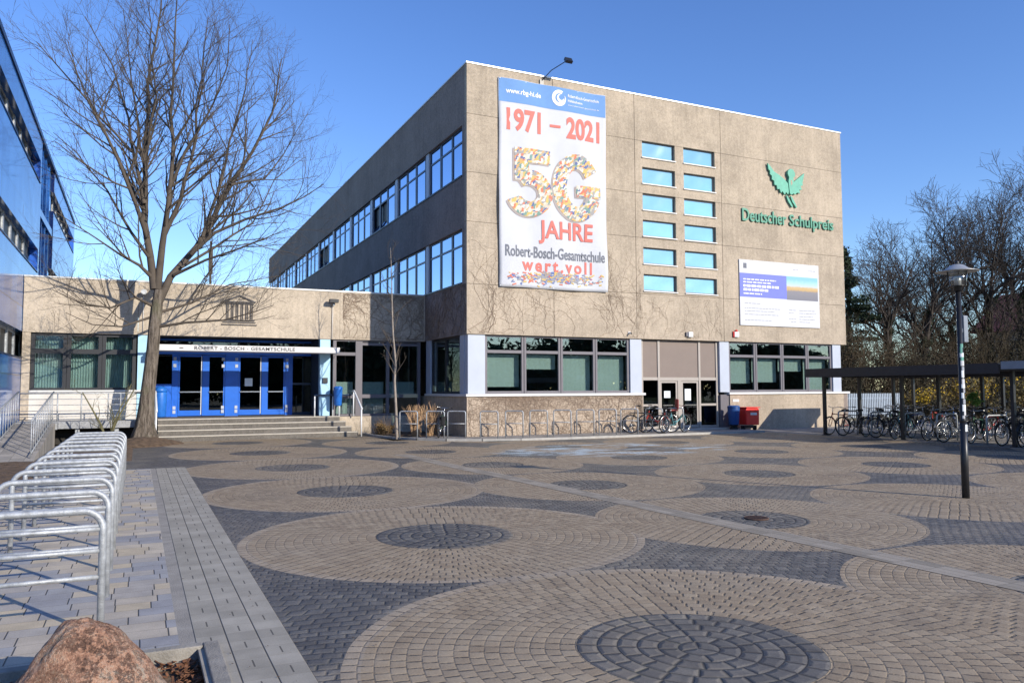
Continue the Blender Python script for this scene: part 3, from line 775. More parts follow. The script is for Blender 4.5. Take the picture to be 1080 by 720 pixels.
# ---- side entrance
en = MB(); F = 0.10
for x in (7.36, 8.16, 10.16, 11.05): en.box(x, x+0.10, 0.16, 0.26, 0.12, 3.60)
for (a, c) in ((7.46, 8.16), (10.26, 11.05)):
    en.box(a, c, 0.17, 0.25, 2.02, 2.14); en.box(a, c, 0.17, 0.25, 1.00, 1.09); en.box(a, c, 0.17, 0.25, 0.12, 0.22)
en.box(8.26, 10.16, 0.17, 0.25, 2.00, 2.14); en.box(9.12, 9.30, 0.17, 0.25, 0.12, 2.0)
en.build('entrance_frame', M['door_frame'], main, bevel=0.006)
boxes('entrance_panel', M['taupe'], main, [(a, c, 0.20, 0.23, 2.143, 3.60) for (a, c) in ((7.46, 8.16), (8.26, 10.16), (10.26, 11.05))])
for (a, c) in ((7.46, 8.16), (10.26, 11.05)): boxes('entrance_glazing', M['glass_dark'], main, [(a, c, 0.20, 0.21, 0.22, 1.0), (a, c, 0.20, 0.21, 1.09, 2.02)])
for (a, c, hs) in ((8.27, 9.11, 1), (9.31, 10.15, -1)):
    f = MB(); t = 0.075
    f.box(a, a+t, 0.19, 0.24, 0.14, 1.99); f.box(c-t, c, 0.19, 0.24, 0.14, 1.99); f.box(a+t, c-t, 0.19, 0.24, 0.14, 0.25); f.box(a+t, c-t, 0.19, 0.24, 1.92, 1.99)
    d = f.build('door', M['door_frame'], main)
    MB().box(a+t, c-t, 0.205, 0.215, 0.25, 1.92).build('pane', M['glass_dark'], d)
    MB().box(a+0.12, c-0.12, 0.13, 0.16, 1.02, 1.06).box(a+0.12, a+0.15, 0.16, 0.19, 1.02, 1.06).box(c-0.15, c-0.12, 0.16, 0.19, 1.02, 1.06).build('handle', M['chrome'], d)
    (MB().box(a+0.20, a+0.50, 0.196, 0.199, 1.33, 1.60) if hs == 1 else MB().box(a+0.17, a+0.47, 0.196, 0.199, 1.22, 1.68)).build('notice', M['paper'], d)
b = MB(); b.box(7.34, 11.6, -0.25, 0.5, -0.02, 0.115); b.build('doorstep', M['kerb'], main, bevel=0.01)
MB().box(11.17, 11.62, 0.05, 0.3, 0.0, 1.44).build('pillar_foot', M['frame_grey'], main)

# ---- banner
ban = thing('banner', 'tall white anniversary banner with red dates hanging on the concrete facade', 'banner', (3.47, -0.05, 5.3))
def wr(x, z):
    return 0.026*math.sin(x*3.1+z*0.9)+0.012*math.sin(z*2.3-x*1.7)+0.016*noise.noise((x*2.2, 0, z*1.1))+0.02*math.exp(-((x-1.2)*.55-(12.9-z)*.42)**2*14)*(z > 9)
BX0, BX1, BZ0, BZ1 = 1.21, 5.72, 5.33, 12.93
b = MB(); nx, nz = 36, 60
for j in range(nz+1):
    for i in range(nx+1):
        X = BX0+(BX1-BX0)*i/nx; Z = BZ0+(BZ1-BZ0)*j/nz
        b.v.append((X + 0.015*math.sin(Z*1.3), -0.075+wr(X, Z), Z - 0.01*math.sin(X*2)))
for j in range(nz):
    for i in range(nx):
        a = j*(nx+1)+i; b.f.append((a, a+1, a+nx+2, a+nx+1)); b.sm.append(True)
cl = b.build('cloth', M['banner_white'], ban)
sd = cl.modifiers.new('thick', 'SOLIDIFY'); sd.thickness = 0.003
def on_banner(o, lift=0.006):
    off = Vector((0,0,0)); q = o.parent
    while q is not None: off += q.location; q = q.parent
    for v in o.data.vertices:
        X, Z = v.co.x+off.x, v.co.z+off.z
        v.co.y = -0.075+wr(X, Z)-lift - off.y
    return o
def grid_patch(name, x0, x1, z0, z1, m, lift, n=24):
    b = MB()
    for j in range(7):
        for i in range(n+1): b.v.append((x0+(x1-x0)*i/n, 0, z0+(z1-z0)*j/6))
    for j in range(6):
        for i in range(n): a = j*(n+1)+i; b.f.append((a, a+1, a+n+2, a+n+1)); b.sm.append(True)
    return on_banner(b.build(name, m, ban), lift)
grid_patch('header_stripe', BX0+0.02, BX1-0.02, 12.06, BZ1-0.01, M['banner_blue'], 0.006, 36)
on_banner(text_on_wall('lettering', 'www.rbg-hi.de', 1.50, 2.92, 12.33, 12.58, 0, M['print_white'], ban, 0.02), 0.014)
on_banner(text_on_wall('lettering', 'Robert-Bosch-Gesamtschule', 4.05, 5.42, 12.60, 12.72, 0, M['print_white'], ban, 0.01), 0.014)
on_banner(text_on_wall('lettering', 'Hildesheim', 4.05, 4.70, 12.42, 12.52, 0, M['print_white'], ban, 0.01), 0.014)
on_banner(text_on_wall('lettering', 'www.robert-bosch-gesamtschule.de', 4.05, 5.42, 12.27, 12.34, 0, M['print_white'], ban, 0.0), 0.014)
# round swirl emblem
b = MB(); cx, cz = 3.68, 12.52
def arc(b, cx, cz, r0, r1, a0, a1, n=24, taper=False):
    for i in range(n):
        t0, t1 = i/n, (i+1)/n; A0, A1 = R(a0+(a1-a0)*t0), R(a0+(a1-a0)*t1)
        ra0 = r0+(r1-r0)*(1-math.sin(math.pi*t0))*0.85 if taper else r0
        ra1 = r0+(r1-r0)*(1-math.sin(math.pi*t1))*0.85 if taper else r0
        b.quad((cx+ra0*math.cos(A0), 0, cz+ra0*math.sin(A0)), (cx+r1*math.cos(A0), 0, cz+r1*math.sin(A0)), (cx+r1*math.cos(A1), 0, cz+r1*math.sin(A1)), (cx+ra1*math.cos(A1), 0, cz+ra1*math.sin(A1)))
arc(b, cx, cz, 0.17, 0.30, 60, 330); arc(b, cx+0.05, cz, 0.05, 0.15, 90, 360, taper=True); arc(b, cx+0.06, cz-0.03, 0.14, 0.22, 200, 400, taper=True)
on_banner(b.build('emblem', M['print_white'], ban), 0.014)
on_banner(text_on_wall('lettering', '1971', 1.52, 2.92, 11.02, 11.86, 0, M['dark_red_letter'], ban, 0.035), 0.012)
on_banner(MB().box(3.30, 3.74, 0, 0.001, 11.38, 11.48).build('lettering', M['dark_red_letter'], ban), 0.012)
on_banner(text_on_wall('lettering', '2021', 3.98, 5.44, 11.02, 11.86, 0, M['dark_red_letter'], ban, 0.035), 0.012)
def patch(b, x0, x1, z0, z1, n=8):
    for i in range(n):
        for j in range(4):
            a, c = x0+(x1-x0)*i/n, x0+(x1-x0)*(i+1)/n; d, e = z0+(z1-z0)*j/4, z0+(z1-z0)*(j+1)/4
            b.quad((a, 0, d), (c, 0, d), (c, 0, e), (a, 0, e))
def ering(b, cx, cz, ri, ro, a0, a1, n=36):
    for i in range(n):
        A, B = R(a0+(a1-a0)*i/n), R(a0+(a1-a0)*(i+1)/n)
        for k in range(2):
            def q(t, kk):
                rx = ri[0]+(ro[0]-ri[0])*kk/2; rz = ri[1]+(ro[1]-ri[1])*kk/2
                return (cx+rx*math.cos(t), 0, cz+rz*math.sin(t))
            b.quad(q(A, k), q(A, k+1), q(B, k+1), q(B, k))
def block_number(lift, m, dx, dz, nm):
    b = MB()
    patch(b, 1.84+dx, 3.30+dx, 9.92+dz, 10.45+dz); patch(b, 1.84+dx, 2.40+dx, 9.24+dz, 9.92+dz)
    ering(b, 2.42+dx, 8.80+dz, (.36, .30), (.95, .86), 128, -158)
    ering(b, 4.42+dx, 9.20+dz, (.42, .70), (1.03, 1.27), 34, 338)
    patch(b, 4.40+dx, 5.43+dx, 8.86+dz, 9.30+dz)
    return on_banner(b.build(nm, m, ban), lift)
block_number(0.012, M['shade_grey'], -0.08, -0.06, 'numeral_shade')
block_number(0.022, M['mosaic'], 0, 0, 'mosaic_numeral')
on_banner(text_on_wall('lettering', 'JAHRE', 2.80, 5.08, 6.98, 7.86, 0, M['dark_red_letter'], ban, 0.02), 0.022)
on_banner(text_on_wall('lettering', 'Robert-Bosch-Gesamtschule', 1.44, 5.60, 6.44, 6.86, 0, M['banner_grey'], ban, 0.02), 0.012)
on_banner(text_on_wall('lettering', 'wert.voll', 2.10, 5.05, 5.98-0.03, 6.42, 0, M['dark_red_letter'], ban, 0.03, spacing=1.35), 0.012)
# printed scatter of loose bricks at the foot of the banner
cm = [mat('confetti_a', (0.55, 0.14, 0.08), 0.7), mat('confetti_b', (0.10, 0.16, 0.38), 0.7), mat('confetti_c', (0.58, 0.40, 0.12), 0.7), mat('confetti_d', (0.28, 0.28, 0.30), 0.7)]
rng = random.Random(11)
for mm in cm:
    b = MB()
    for _ in range(85):
        g_ = rng.gauss(0, 1); X = 3.55+g_*0.72 if rng.random() < .7 else rng.uniform(1.4, 5.5); Z = 5.70+rng.gauss(0, 0.10)+.16*rng.random()*math.exp(-(X-3.6)**2)
        if not (BX0+.1 < X < BX1-.1): continue
        Z = min(max(Z, 5.42), 5.95)
        L, w, a = rng.uniform(.03, .085), rng.uniform(.015, .03), rng.uniform(-.6, .6)
        c_, s_ = math.cos(a), math.sin(a)
        P = [(X+c_*u-s_*v, 0, Z+s_*u+c_*v) for u, v in ((-L, -w), (L, -w), (L, w), (-L, w))]
        b.quad(*P)
    on_banner(b.build('printed_bricks', mm, ban), 0.012+0.0015*cm.index(mm))
for X in (BX0+.05, 2.3, 3.4, 4.5, BX1-.05):
    b = MB(); b.box(X-.02, X+.02, -0.075, 0.0, BZ1-.05, BZ1-.02)
    b.box(X-.02, X+.02, -0.075, 0.0, BZ0+.03, BZ0+.06); b.build('eyelet_strap', M['steel'], ban)

# ---- green emblem and lettering
em = thing('school_award_emblem', 'green winged bird figure emblem mounted on the concrete wall', 'wall emblem', (15.0, -0.05, 9.7))
def px2(u, v):   # photo crop units to wall metres
    return (12.39+(u-90)*0.00700*1.0, 11.62-(v-90)*0.00583)
def poly_part(nm, P, y0, y1, m, par):
    return MB().prism(P, y0, y1).build(nm, m, par)
lw = [(13.86,11.30),(14.02,11.18),(14.20,10.98),(14.50,10.86),(14.80,10.70),(15.02,10.52),(15.06,10.24),(14.98,10.06),(14.86,10.16),(14.80,10.02),(14.66,10.18),(14.58,10.08),(14.50,10.26),(14.38,10.22),(14.34,10.40),(14.22,10.40),(14.20,10.58),(14.08,10.62),(14.08,10.78),(13.98,10.84),(13.98,10.98),(13.90,11.04)]
rw = [(15.96,11.10),(15.90,10.86),(15.84,10.66),(15.86,10.56),(15.72,10.50),(15.80,10.36),(15.64,10.34),(15.68,10.18),(15.50,10.20),(15.40,10.10),(15.24,10.16),(15.24,10.44),(15.34,10.66),(15.54,10.80),(15.76,10.96)]
body = [(14.98,11.10),(15.12,11.20),(15.28,11.18),(15.38,11.04),(15.38,10.90),(15.28,10.82),(15.30,10.62),(15.24,10.36),(15.26,10.14),(15.18,10.06),(15.06,10.10),(15.02,10.40),(15.00,10.62),(15.04,10.82),(14.96,10.96)]
for nm, P in (('wing', lw), ('wing', rw), ('body', body)):
    poly_part(nm, P, -0.10 if nm == 'wing' else -0.13, -0.03, M['green_sign'], em)
for dx in (0.0, 0.24):
    poly_part('leg', [(14.88+dx,10.02),(14.98+dx,9.98),(15.26+dx,9.56),(15.20+dx,9.52),(14.98+dx,9.78)], -0.09, -0.03, M['green_sign'], em)
MB().box(14.5, 14.54, -0.03, 0, 10.5, 10.54).box(15.5, 15.54, -0.03, 0, 10.5, 10.54).box(15.1, 15.14, -0.03, 0, 10.6, 10.64).build('bracket', M['steel'], em)
MB().prism([(15.11,10.66),(15.19,10.74),(15.22,10.56),(15.14,10.46)], -0.135, -0.131).build('cutout', M['concrete'], em)
lt = thing('wall_lettering', 'raised green words on the concrete wall below the winged emblem', 'lettering', (15.0, -0.05, 8.7))
text_on_wall('lettering', 'Deutscher', 12.42, 14.88, 8.70, 9.24, -0.02, M['green_letter'], lt, 0.015, 0.05)
text_on_wall('lettering', 'Schulpreis', 15.06, 17.68, 8.56, 9.21, -0.02, M['green_letter'], lt, 0.015, 0.05)

# ---- information board
bd = thing('information_board', 'white building board with violet stripe and small picture on the concrete facade', 'sign board', (14.45, -0.03, 4.3))
MB().box(12.21, 16.70, -0.05, -0.005, 4.31, 7.06).build('panel', M['board_white'], bd)
MB().box(12.215, 14.80, -0.056, -0.051, 5.50, 6.50).build('stripe', M['board_violet'], bd)
def mat_picture():
    m, nt, bb = new_mat('printed_picture'); P, x, y, z = pos(nt)
    n = noi(nt, P, 7.0, 4.0)
    c = ramp(nt, (z + 0.0)*1.0 + n*0.12, [(0.10, (0.16, 0.16, 0.19)), (0.44, (0.20, 0.19, 0.21)), (0.50, (0.46, 0.30, 0.12)), (0.62, (0.50, 0.36, 0.18)), (0.70, (0.42, 0.62, 0.80)), (0.95, (0.20, 0.45, 0.78))])
    nt.links.new(c, bb.inputs['Base Color']); bb.inputs['Roughness'].default_value = 0.6; return m
pic = MB().box(14.80, 16.62, -0.056, -0.051, 5.48, 6.50).build('picture', mat_picture(), bd)
for v in pic.data.vertices: v.co.z -= (5.48-4.3)
pic.location.z = 5.48-4.3
b = MB(); rng = random.Random(3)
for z_, x0, x1, h in ((6.22, 12.4, 14.2, .05), (6.10, 12.4, 13.9, .05), (5.92, 12.4, 14.35, .10), (5.76, 12.4, 13.75, .10), (5.62, 12.4, 13.4, .05)):
    X = x0
    while X < x1:
        L = rng.uniform(.08, .3); b.box(X, min(X+L, x1), -0.060, -0.0565, z_, z_+h); X += L+.05
b.build('small_print', M['print_white'], bd)
b = MB()
for z_, segs in ((5.22, ((12.45, 13.3),)), (5.02, ((12.45, 14.4), (14.9, 15.3), (15.5, 16.4))), (4.90, ((12.45, 14.1), (14.9, 15.2), (15.5, 16.5))), (4.76, ((12.45, 14.3), (15.5, 16.3))), (4.64, ((14.9, 15.3), (15.5, 16.4))), (4.52, ((12.45, 13.9), (15.0, 15.3), (15.5, 16.1))), (6.78, ((15.2, 15.5), (16.1, 16.5)))):
    for x0, x1 in segs:
        X = x0
        while X < x1:
            L = rng.uniform(.06, .22); b.box(X, min(X+L, x1), -0.054, -0.0505, z_, z_+.035); X += L+.04
b.build('small_print', M['print_grey'], bd)
MB().box(12.42, 12.60, -0.054, -0.0505, 6.70, 6.92).build('crest', M['banner_grey'], bd)

# ---- things fixed to the walls
def camera_box(x, z, label):
    t = thing('security_camera', label, 'camera', (x, -0.02, z))
    MB().box(x-.05, x+.05, -0.03, 0.0, z-.05, z+.05).build('mount', M['white_paint'], t)
    MB().tube([(x, -0.03, z), (x, -0.14, z-.02)], 0.03, 10).build('housing', M['white_paint'], t)
    MB().tube([(x, -0.14, z-.02), (x, -0.16, z-.025)], 0.035, 10).build('lens', M['frame_black'], t)
camera_box(6.72, 3.83, 'small white camera on the concrete edge left of the side entrance')
t = thing('wall_lamp', 'small white square lamp above the side entrance', 'lamp', (9.55, -0.02, 3.78))
MB().box(9.50, 9.72, -0.10, 0.0, 3.74, 3.95).build('housing', M['white_paint'], t, bevel=0.01)
MB().box(9.40, 9.497, -0.07, 0.0, 3.77, 3.93).build('side_plate', M['frame_grey'], t)
MB().box(9.53, 9.69, -0.105, -0.1005, 3.77, 3.92).build('diffuser', M['paper'], t)
t = thing('alarm_siren', 'red and white alarm box on the concrete edge right of the side entrance', 'alarm', (11.95, -0.02, 3.8))
MB().box(11.86, 12.10, -0.09, 0.0, 3.80, 4.02).build('housing', M['white_paint'], t, bevel=0.01)
MB().lathe([(0.05, 0), (0.05, .05), (.03, .08)], (11.98, -0.05, 4.023), 12).build('beacon', M['red'], t)
MB().box(11.82, 11.858, -0.07, 0.0, 3.80, 4.03).build('side_cover', M['red'], t)
t = thing('floodlight', 'black floodlight on an arm at the roof edge above the banner', 'floodlight', (3.0, 0, 13.0))
MB().box(2.90, 3.06, -0.05, 0.0, 12.93, 13.12).build('bracket', M['black_steel'], t)
MB().tube([(2.98, -0.04, 13.08), (3.22, -0.35, 13.40), (3.62, -0.8, 13.66)], 0.016, 6).build('arm', M['black_steel'], t)
Mx = Matrix.Translation((3.66, -0.85, 13.66)) @ Matrix.Rotation(R(-35), 4, 'X')
MB().box(-.14, .14, -.05, .06, -.10, .10, Mx).build('lamp_head', M['black_steel'], t)
t = thing('floodlight', 'small floodlight with pale cable on the low entrance roof edge near the right pillar', 'floodlight', (-3.6, 4.3, 4.95))
MB().box(-3.70, -3.62, 4.24, 4.36, 4.86, 4.96).build('bracket', M['steel'], t)
MB().box(-3.86, -3.52, 4.06, 4.24, 4.96, 5.09).build('lamp_head', M['frame_black'], t, bevel=0.01)
MB().tube([(-3.68, 4.33, 4.88), (-3.70, 4.34, 3.62)], 0.012, 6).build('cable', M['white_paint'], t)
t = thing('floodlight', 'small round floodlight with pale cable on the low roof edge behind the bare tree', 'floodlight', (-10.0, 4.3, 4.95))
MB().tube([(-10.15, 4.33, 5.0), (-10.15, 4.12, 5.05)], 0.09, 12).build('lamp_head', M['steel'], t)
MB().tube([(-10.15, 4.355, 4.95), (-10.15, 4.365, 3.66)], 0.012, 6).build('cable', M['white_paint'], t)
MB().box(-10.19, -10.11, 4.32, 4.37, 4.93, 5.05).build('bracket', M['steel'], t)
t = thing('house_number_plate', 'small white plate on the wall above the blue bin', 'plate', (11.95, -0.02, 1.2))
MB().box(11.75, 12.08, -0.012, -0.002, 1.14, 1.25).build('plate', M['white_paint'], t)

# ================================================================== LOW ENTRANCE BUILDING
LY = 4.39
low = thing('entrance_building', 'low flat roofed entrance hall with pale concrete fascia and blue doors', 'building', (-7, LY, 0))
b = MB()
fx = [-13.66, -10.3, -6.9, -3.4, -0.003]
for x0, x1 in zip(fx, fx[1:]): b.box(x0+.004, x1-.004, LY, LY+0.28, 3.60, 5.40)
b.build('fascia', M['concrete_low'], low)
MB().box(-13.66, -0.004, LY-0.03, LY+0.33, 5.404, 5.455).build('roof_coping', M['coping'], low)
MB().box(-13.66, -0.004, LY+0.29, 16.0, 5.15, 5.35).box(-13.66, -0.004, LY+0.285, 16.0, 3.64, 3.72).build('flat_roof', M['interior'], low)
MB().box(-13.66, -13.43, LY+0.02, LY+0.28, 0.0, 3.598).build('end_wall', M['concrete_low'], low)
MB().box(-13.43, -10.30, LY+0.03, LY+0.27, 0.0, 1.66).build('parapet_wall', M['white_wall'], low)
MB().box(-13.43, -10.0, LY-0.01, LY+0.29, 1.662, 1.72).build('sill', M['white_paint'], low)
for x0 in (-13.42, -12.39, -11.36):
    x1 = x0+1.02; f = MB(); t = 0.11
    f.box(x0, x0+t, LY+.1, LY+.2, 1.722, 3.595); f.box(x1-t, x1, LY+.1, LY+.2, 1.722, 3.595); f.box(x0+t, x1-t, LY+.1, LY+.2, 1.722, 1.80); f.box(x0+t, x1-t, LY+.1, LY+.2, 3.50, 3.595); f.box(x0+t, x1-t, LY+.1, LY+.2, 2.92, 3.08)
    o = f.build('window', M['frame_black'], low)
    MB().box(x0+t, x1-t, LY+.14, LY+.15, 1.80, 2.92).box(x0+t, x1-t, LY+.14, LY+.15, 3.08, 3.50).build('pane', M['glass_teal'], o)
    q = MB(); nn = 60; ga, gb = x0+0.10, x1-0.08
    for i in range(nn):
        a = ga+(gb-ga)*i/nn; c = ga+(gb-ga)*(i+1)/nn
        q.quad((a, LY+.42+.03*math.sin(i*1.1), 1.75), (c, LY+.42+.03*math.sin((i+1)*1.1), 1.75), (c, LY+.42+.03*math.sin((i+1)*1.1), 3.55), (a, LY+.42+.03*math.sin(i*1.1), 3.55), True)
    q.build('curtain', M['curtain'], o)
MB().box(-10.29, -9.93, LY+.04, LY+.27, 0.72, 3.598).build('pillar', M['pale_blue'], low)
MB().box(-4.12, -3.74, LY+.04, LY+.30, 0.72, 3.598).build('pillar', M['pale_blue'], low)
MB().box(-4.02, -3.84, LY-.03, LY+.039, 1.95, 2.15).build('bell_plate', M['frame_black'], low)
boxes('lobby_side_wall', M['frame_dark'], low, [(-10.3, -9.97, LY+.29, 6.3, .72, 3.6), (-4.1, -4.0, LY+.31, 8.2, .72, 3.6)])
MB().box(-9.96, -3.76, 4.42, 12.0, 0.60, 0.735).build('lobby_floor', M['step'], low)
MB().box(-13.4, 0.0, 11.9, 12.0, 0, 3.64).build('rear_wall', M['interior'], low)
MB().box(-3.7, -0.003, LY+.03, LY+.27, 0.0, 0.69).build('base_wall', M['concrete_low'], low)
# right hand glazing
f = MB()
for x in (-3.62, -2.76, -1.55, -0.28): f.box(x, x+(0.26 if x == -2.76 else .12), LY+.08, LY+.2, 0.70, 3.597)
for x0, x1 in ((-3.5, -2.76), (-2.5, -1.55), (-1.43, -0.28)):
    for z0, z1 in ((0.70, 0.78), (1.38, 1.52), (3.0 if x0 == -3.5 else 3.4, 3.12 if x0 == -3.5 else 3.5), (3.54, 3.597)): f.box(x0, x1, LY+.09, LY+.19, z0, z1)
gz = f.build('window', M['frame_grey'], low)
MB().box(-3.5, -2.76, LY+.13, LY+.14, .78, 3.54).box(-2.5, -1.55, LY+.13, LY+.14, .78, 3.54).box(-1.43, -.28, LY+.13, LY+.14, .78, 3.54).build('pane', M['glass_teal'], gz)
b = MB()
for x0, x1, z0, z1 in ((-3.5, -2.76, 1.5, 2.0), (-3.5, -2.76, .78, 1.4), (-2.5, -1.55, .78, 2.0), (-1.43, -.3, 1.5, 2.0)): b.quad((x0, LY+.5, z0), (x1, LY+.5, z0), (x1, LY+.5, z1), (x0, LY+.5, z1))
b.build('blind', M['blind'], gz)
# canopy with lettering
CY = 3.55
MB().box(-9.75, -3.58, CY, CY+.85, 3.04, 3.245).build('canopy', M['white_paint'], low, bevel=0.006)
boxes('canopy_bracket', M['steel'], low, [(-9.5, -9.4, CY+.85, LY+.1, 3.10, 3.20), (-4.0, -3.9, CY+.85, LY+.1, 3.10, 3.20)])
text_on_wall('lettering', 'ROBERT - BOSCH - GESAMTSCHULE', -8.55, -5.20, 3.085, 3.205, CY-0.002, M['silver'], low, 0.01, 0.012, 1.1)
b = MB(); b.box(-9.02, -8.90, CY-.012, CY-.001, 3.12, 3.15); b.build('arrow_mark', M['silver'], low)
# UNESCO-like temple outline on the fascia
tp = thing('temple_emblem', 'dark outlined temple emblem with pillar letters on the pale concrete fascia', 'wall emblem', (-7.03, LY-.03, 4.0))
y0_, y1_ = LY-.045, LY-.005
def bar(b, p, q, w):
    d = Vector((q[0]-p[0], 0, q[1]-p[1])).normalized(); n = Vector((-d.z, 0, d.x))*w/2
    b.prism([(p[0]+n.x, p[1]+n.z), (p[0]-n.x, p[1]-n.z), (q[0]-n.x, q[1]-n.z), (q[0]+n.x, q[1]+n.z)], y0_, y1_)
b = MB(); bar(b, (-7.58, 4.86), (-7.03, 5.09), .045); bar(b, (-7.03, 5.09), (-6.47, 4.86), .045); bar(b, (-7.5, 4.86), (-6.55, 4.86), .03); bar(b, (-7.52, 4.80), (-6.53, 4.80), .03)
b.build('pediment', M['silver'], tp)
b = MB()
for z_, h in ((4.20, .035), (4.13, .03), (4.04, .03)): bar(b, (-7.55-(4.2-z_)*.5, z_), (-6.5+(4.2-z_)*.5, z_), h)
b.build('plinth', M['silver'], tp)
b = MB()
for k in range(6):
    for dx in (0.0, .055): bar(b, (-7.46+k*.165+dx, 4.24), (-7.46+k*.165+dx, 4.77), .018)
b.build('column', M['silver'], tp)
# doors
DY = 6.15
def dz(x): return x
boxes('door_post', M['door_blue'], low, [(x0, x1, DY, DY+.14, .735, 3.02) for x0, x1 in ((-9.14, -8.93), (-7.30, -6.82), (-5.10, -4.82))])
b = MB()
b.box(-9.96, -4.11, DY, DY+.14, 3.022, 3.12); b.box(-9.96, -4.11, DY+.01, DY+.1, 3.52, 3.60)
b.build('door_frame', M['door_blue'], low)
boxes('side_glazing', M['glass_dark'], low, [(-4.82, -4.11, DY+.04, DY+.05, .80, 3.02), (-9.96, -9.14, DY+.04, DY+.05, 1.95, 3.02)])
boxes('fanlight', M['glass_dark'], low, [(-9.96, -4.11, DY+.04, DY+.05, 3.12, 3.52)])
MB().box(-9.96, -9.15, DY-.05, DY+.03, .74, 1.93).build('lower_panel', M['door_blue'], low)
MB().box(-4.80, -4.12, DY, DY+.1, .737, .84).box(-4.82, -4.12, DY, DY+.06, 1.9, 1.98).build('side_frame', M['frame_dark'], low)
for k, (x0, x1, hinge) in enumerate(((-8.92, -8.12, 0), (-8.10, -7.31, 1), (-6.81, -6.00, 0), (-5.98, -5.11, 1))):
    f = MB(); a, c = (0.05, 0.03) if not hinge else (0.24, 0.05)
    f.box(x0, x0+a, DY+.03, DY+.09, .76, 3.0); f.box(x1-c, x1, DY+.03, DY+.09, .76, 3.0)
    f.box(x0+a, x1-c, DY+.03, DY+.09, .76, .96); f.box(x0+a, x1-c, DY+.03, DY+.09, 2.94, 3.0)
    d = f.build('door', M['door_blue'], low)
    MB().box(x0+a, x1-c, DY+.055, DY+.065, .96, 2.94).build('pane', M['glass_dark'], d)
    MB().box(x0+a, x1-c, DY-.03, DY+.0, 1.62, 1.66).build('handle', M['chrome'], d)
    if not hinge: MB().box(x1-.028, x1-.004, DY+.012, DY+.029, .8, 2.96).build('edge_strip', M['steel_white'], d)
    if k == 2: MB().box(x0+.22, x0+.50, DY+.045, DY+.052, 1.85, 2.15).build('notice', M['paper'], d)
boxes('hinge', M['pale_metal'], low, [(x-.05, x+.05, DY-.018, DY-.001, z_, z_+.12) for x in (-9.05, -7.38, -6.90, -5.04) for z_ in (2.55, 2.80, .85, 1.0)])

# steps with handrails
st = thing('entrance_steps', 'four broad concrete steps with pale nosings up to the blue doors', 'steps', (-6.2, 3.8, 0))
b = MB(); nz_ = MB(); S0 = 3.25
for k in range(4):
    y0 = S0+k*.30; xr = -2.98-k*.15
    b.box(-9.62, xr, y0, 4.412, k*.18, (k+1)*.18-.03)
    nz_.box(-9.63, xr+.01, y0-.012, y0+.30 if k < 3 else 4.41, (k+1)*.18-.029, (k+1)*.18)
# risers are drawn as stacked slabs, each resting on the one below
b.build('riser', M['step'], st); nz_.build('nosing', M['nosing'], st, bevel=0.004)
def handrail(x, label, s=1):
    t = thing('handrail', label, 'handrail', (x, 3.8, 0))
    MB().tube([(x, 4.37, 1.64), (x, 4.12, 1.66), (x+.03*s, 3.22, 1.08), (x+.03*s, 3.06, 1.0)], 0.035, 10).build('rail', M['steel_white'], t)
    for (y, z0, z1) in ((4.28, .70, 1.64), (3.10, 0, 1.0)):
        MB().tube([(x+.02*s, y, z0), (x+.02*s, y, z1)], 0.028, 8).build('post', M['steel_white'], t)
    return t
handrail(-2.90, 'pale sloping handrail at the right end of the steps')
handrail(-9.72, 'pale sloping handrail at the left end of the steps beside the bare tree')
t = thing('guard_rail', 'low pale posts with a dark bar on the platform right of the blue doors', 'railing', (-3.6, 4.3, .72))
MB().tube([(-4.35, 4.30, 1.50), (-2.95, 4.30, 1.50)], 0.035, 8).build('rail', M['frame_dark'], t)
for x in (-4.33, -3.66, -3.42): MB().tube([(x, 4.30, .72), (x, 4.30, 1.46)], 0.026, 8).build('post', M['steel_white'], t)
t = thing('litter_bin', 'bright blue bin hanging on the platform rail right of the entrance', 'bin', (-3.5, 4.15, 1.0))
MB().lathe([(.10, 0), (.14, .04), (.165, .62), (.175, .64)], (-3.52, 4.06, 1.10), 16).build('body', M['blue_cloth'], t)
MB().lathe([(.18, 0), (.165, .05), (.09, .09)], (-3.52, 4.06, 1.742), 16).build('lid', M['blue_cloth'], t)
MB().box(-3.56, -3.48, 4.22, 4.27, 1.35, 1.52).build('bracket', M['steel'], t)
t = thing('door_bin', 'rounded blue bin standing left of the entrance doors', 'bin', (-9.55, 5.8, .735))
MB().lathe([(.17, 0), (.2, .05), (.22, .85), (.21, .9)], (-9.52, 5.75, .737), 18).build('body', M['blue_cloth'], t)
MB().lathe([(.225, 0), (.2, .12), (.1, .2)], (-9.52, 5.75, 1.64), 18).build('lid', M['blue_cloth'], t)
t = thing('white_notice_stand', 'narrow pale board standing at the left end of the entrance steps', 'board', (-9.8, 4.35, .7))
MB().box(-9.93, -9.70, 4.31, 4.34, .55, 1.66).build('board', M['pale_metal'], t)
MB().box(-9.93, -9.90, 4.342, 4.37, .0, 1.6).box(-9.73, -9.70, 4.342, 4.37, .0, 1.6).build('support', M['steel'], t)
# antenna mast
t = thing('antenna_mast', 'thin brown lattice mast rising above the entrance roof', 'mast', (-7.6, 10, 5.35))
MB().tube([(-7.6, 10, 5.35), (-7.6, 10, 8.0)], .05, 6).build('pole', M['twig'], t)
MB().box(-7.68, -7.52, 9.92, 10.08, 6.6, 7.7).build('collar', M['twig'], t)

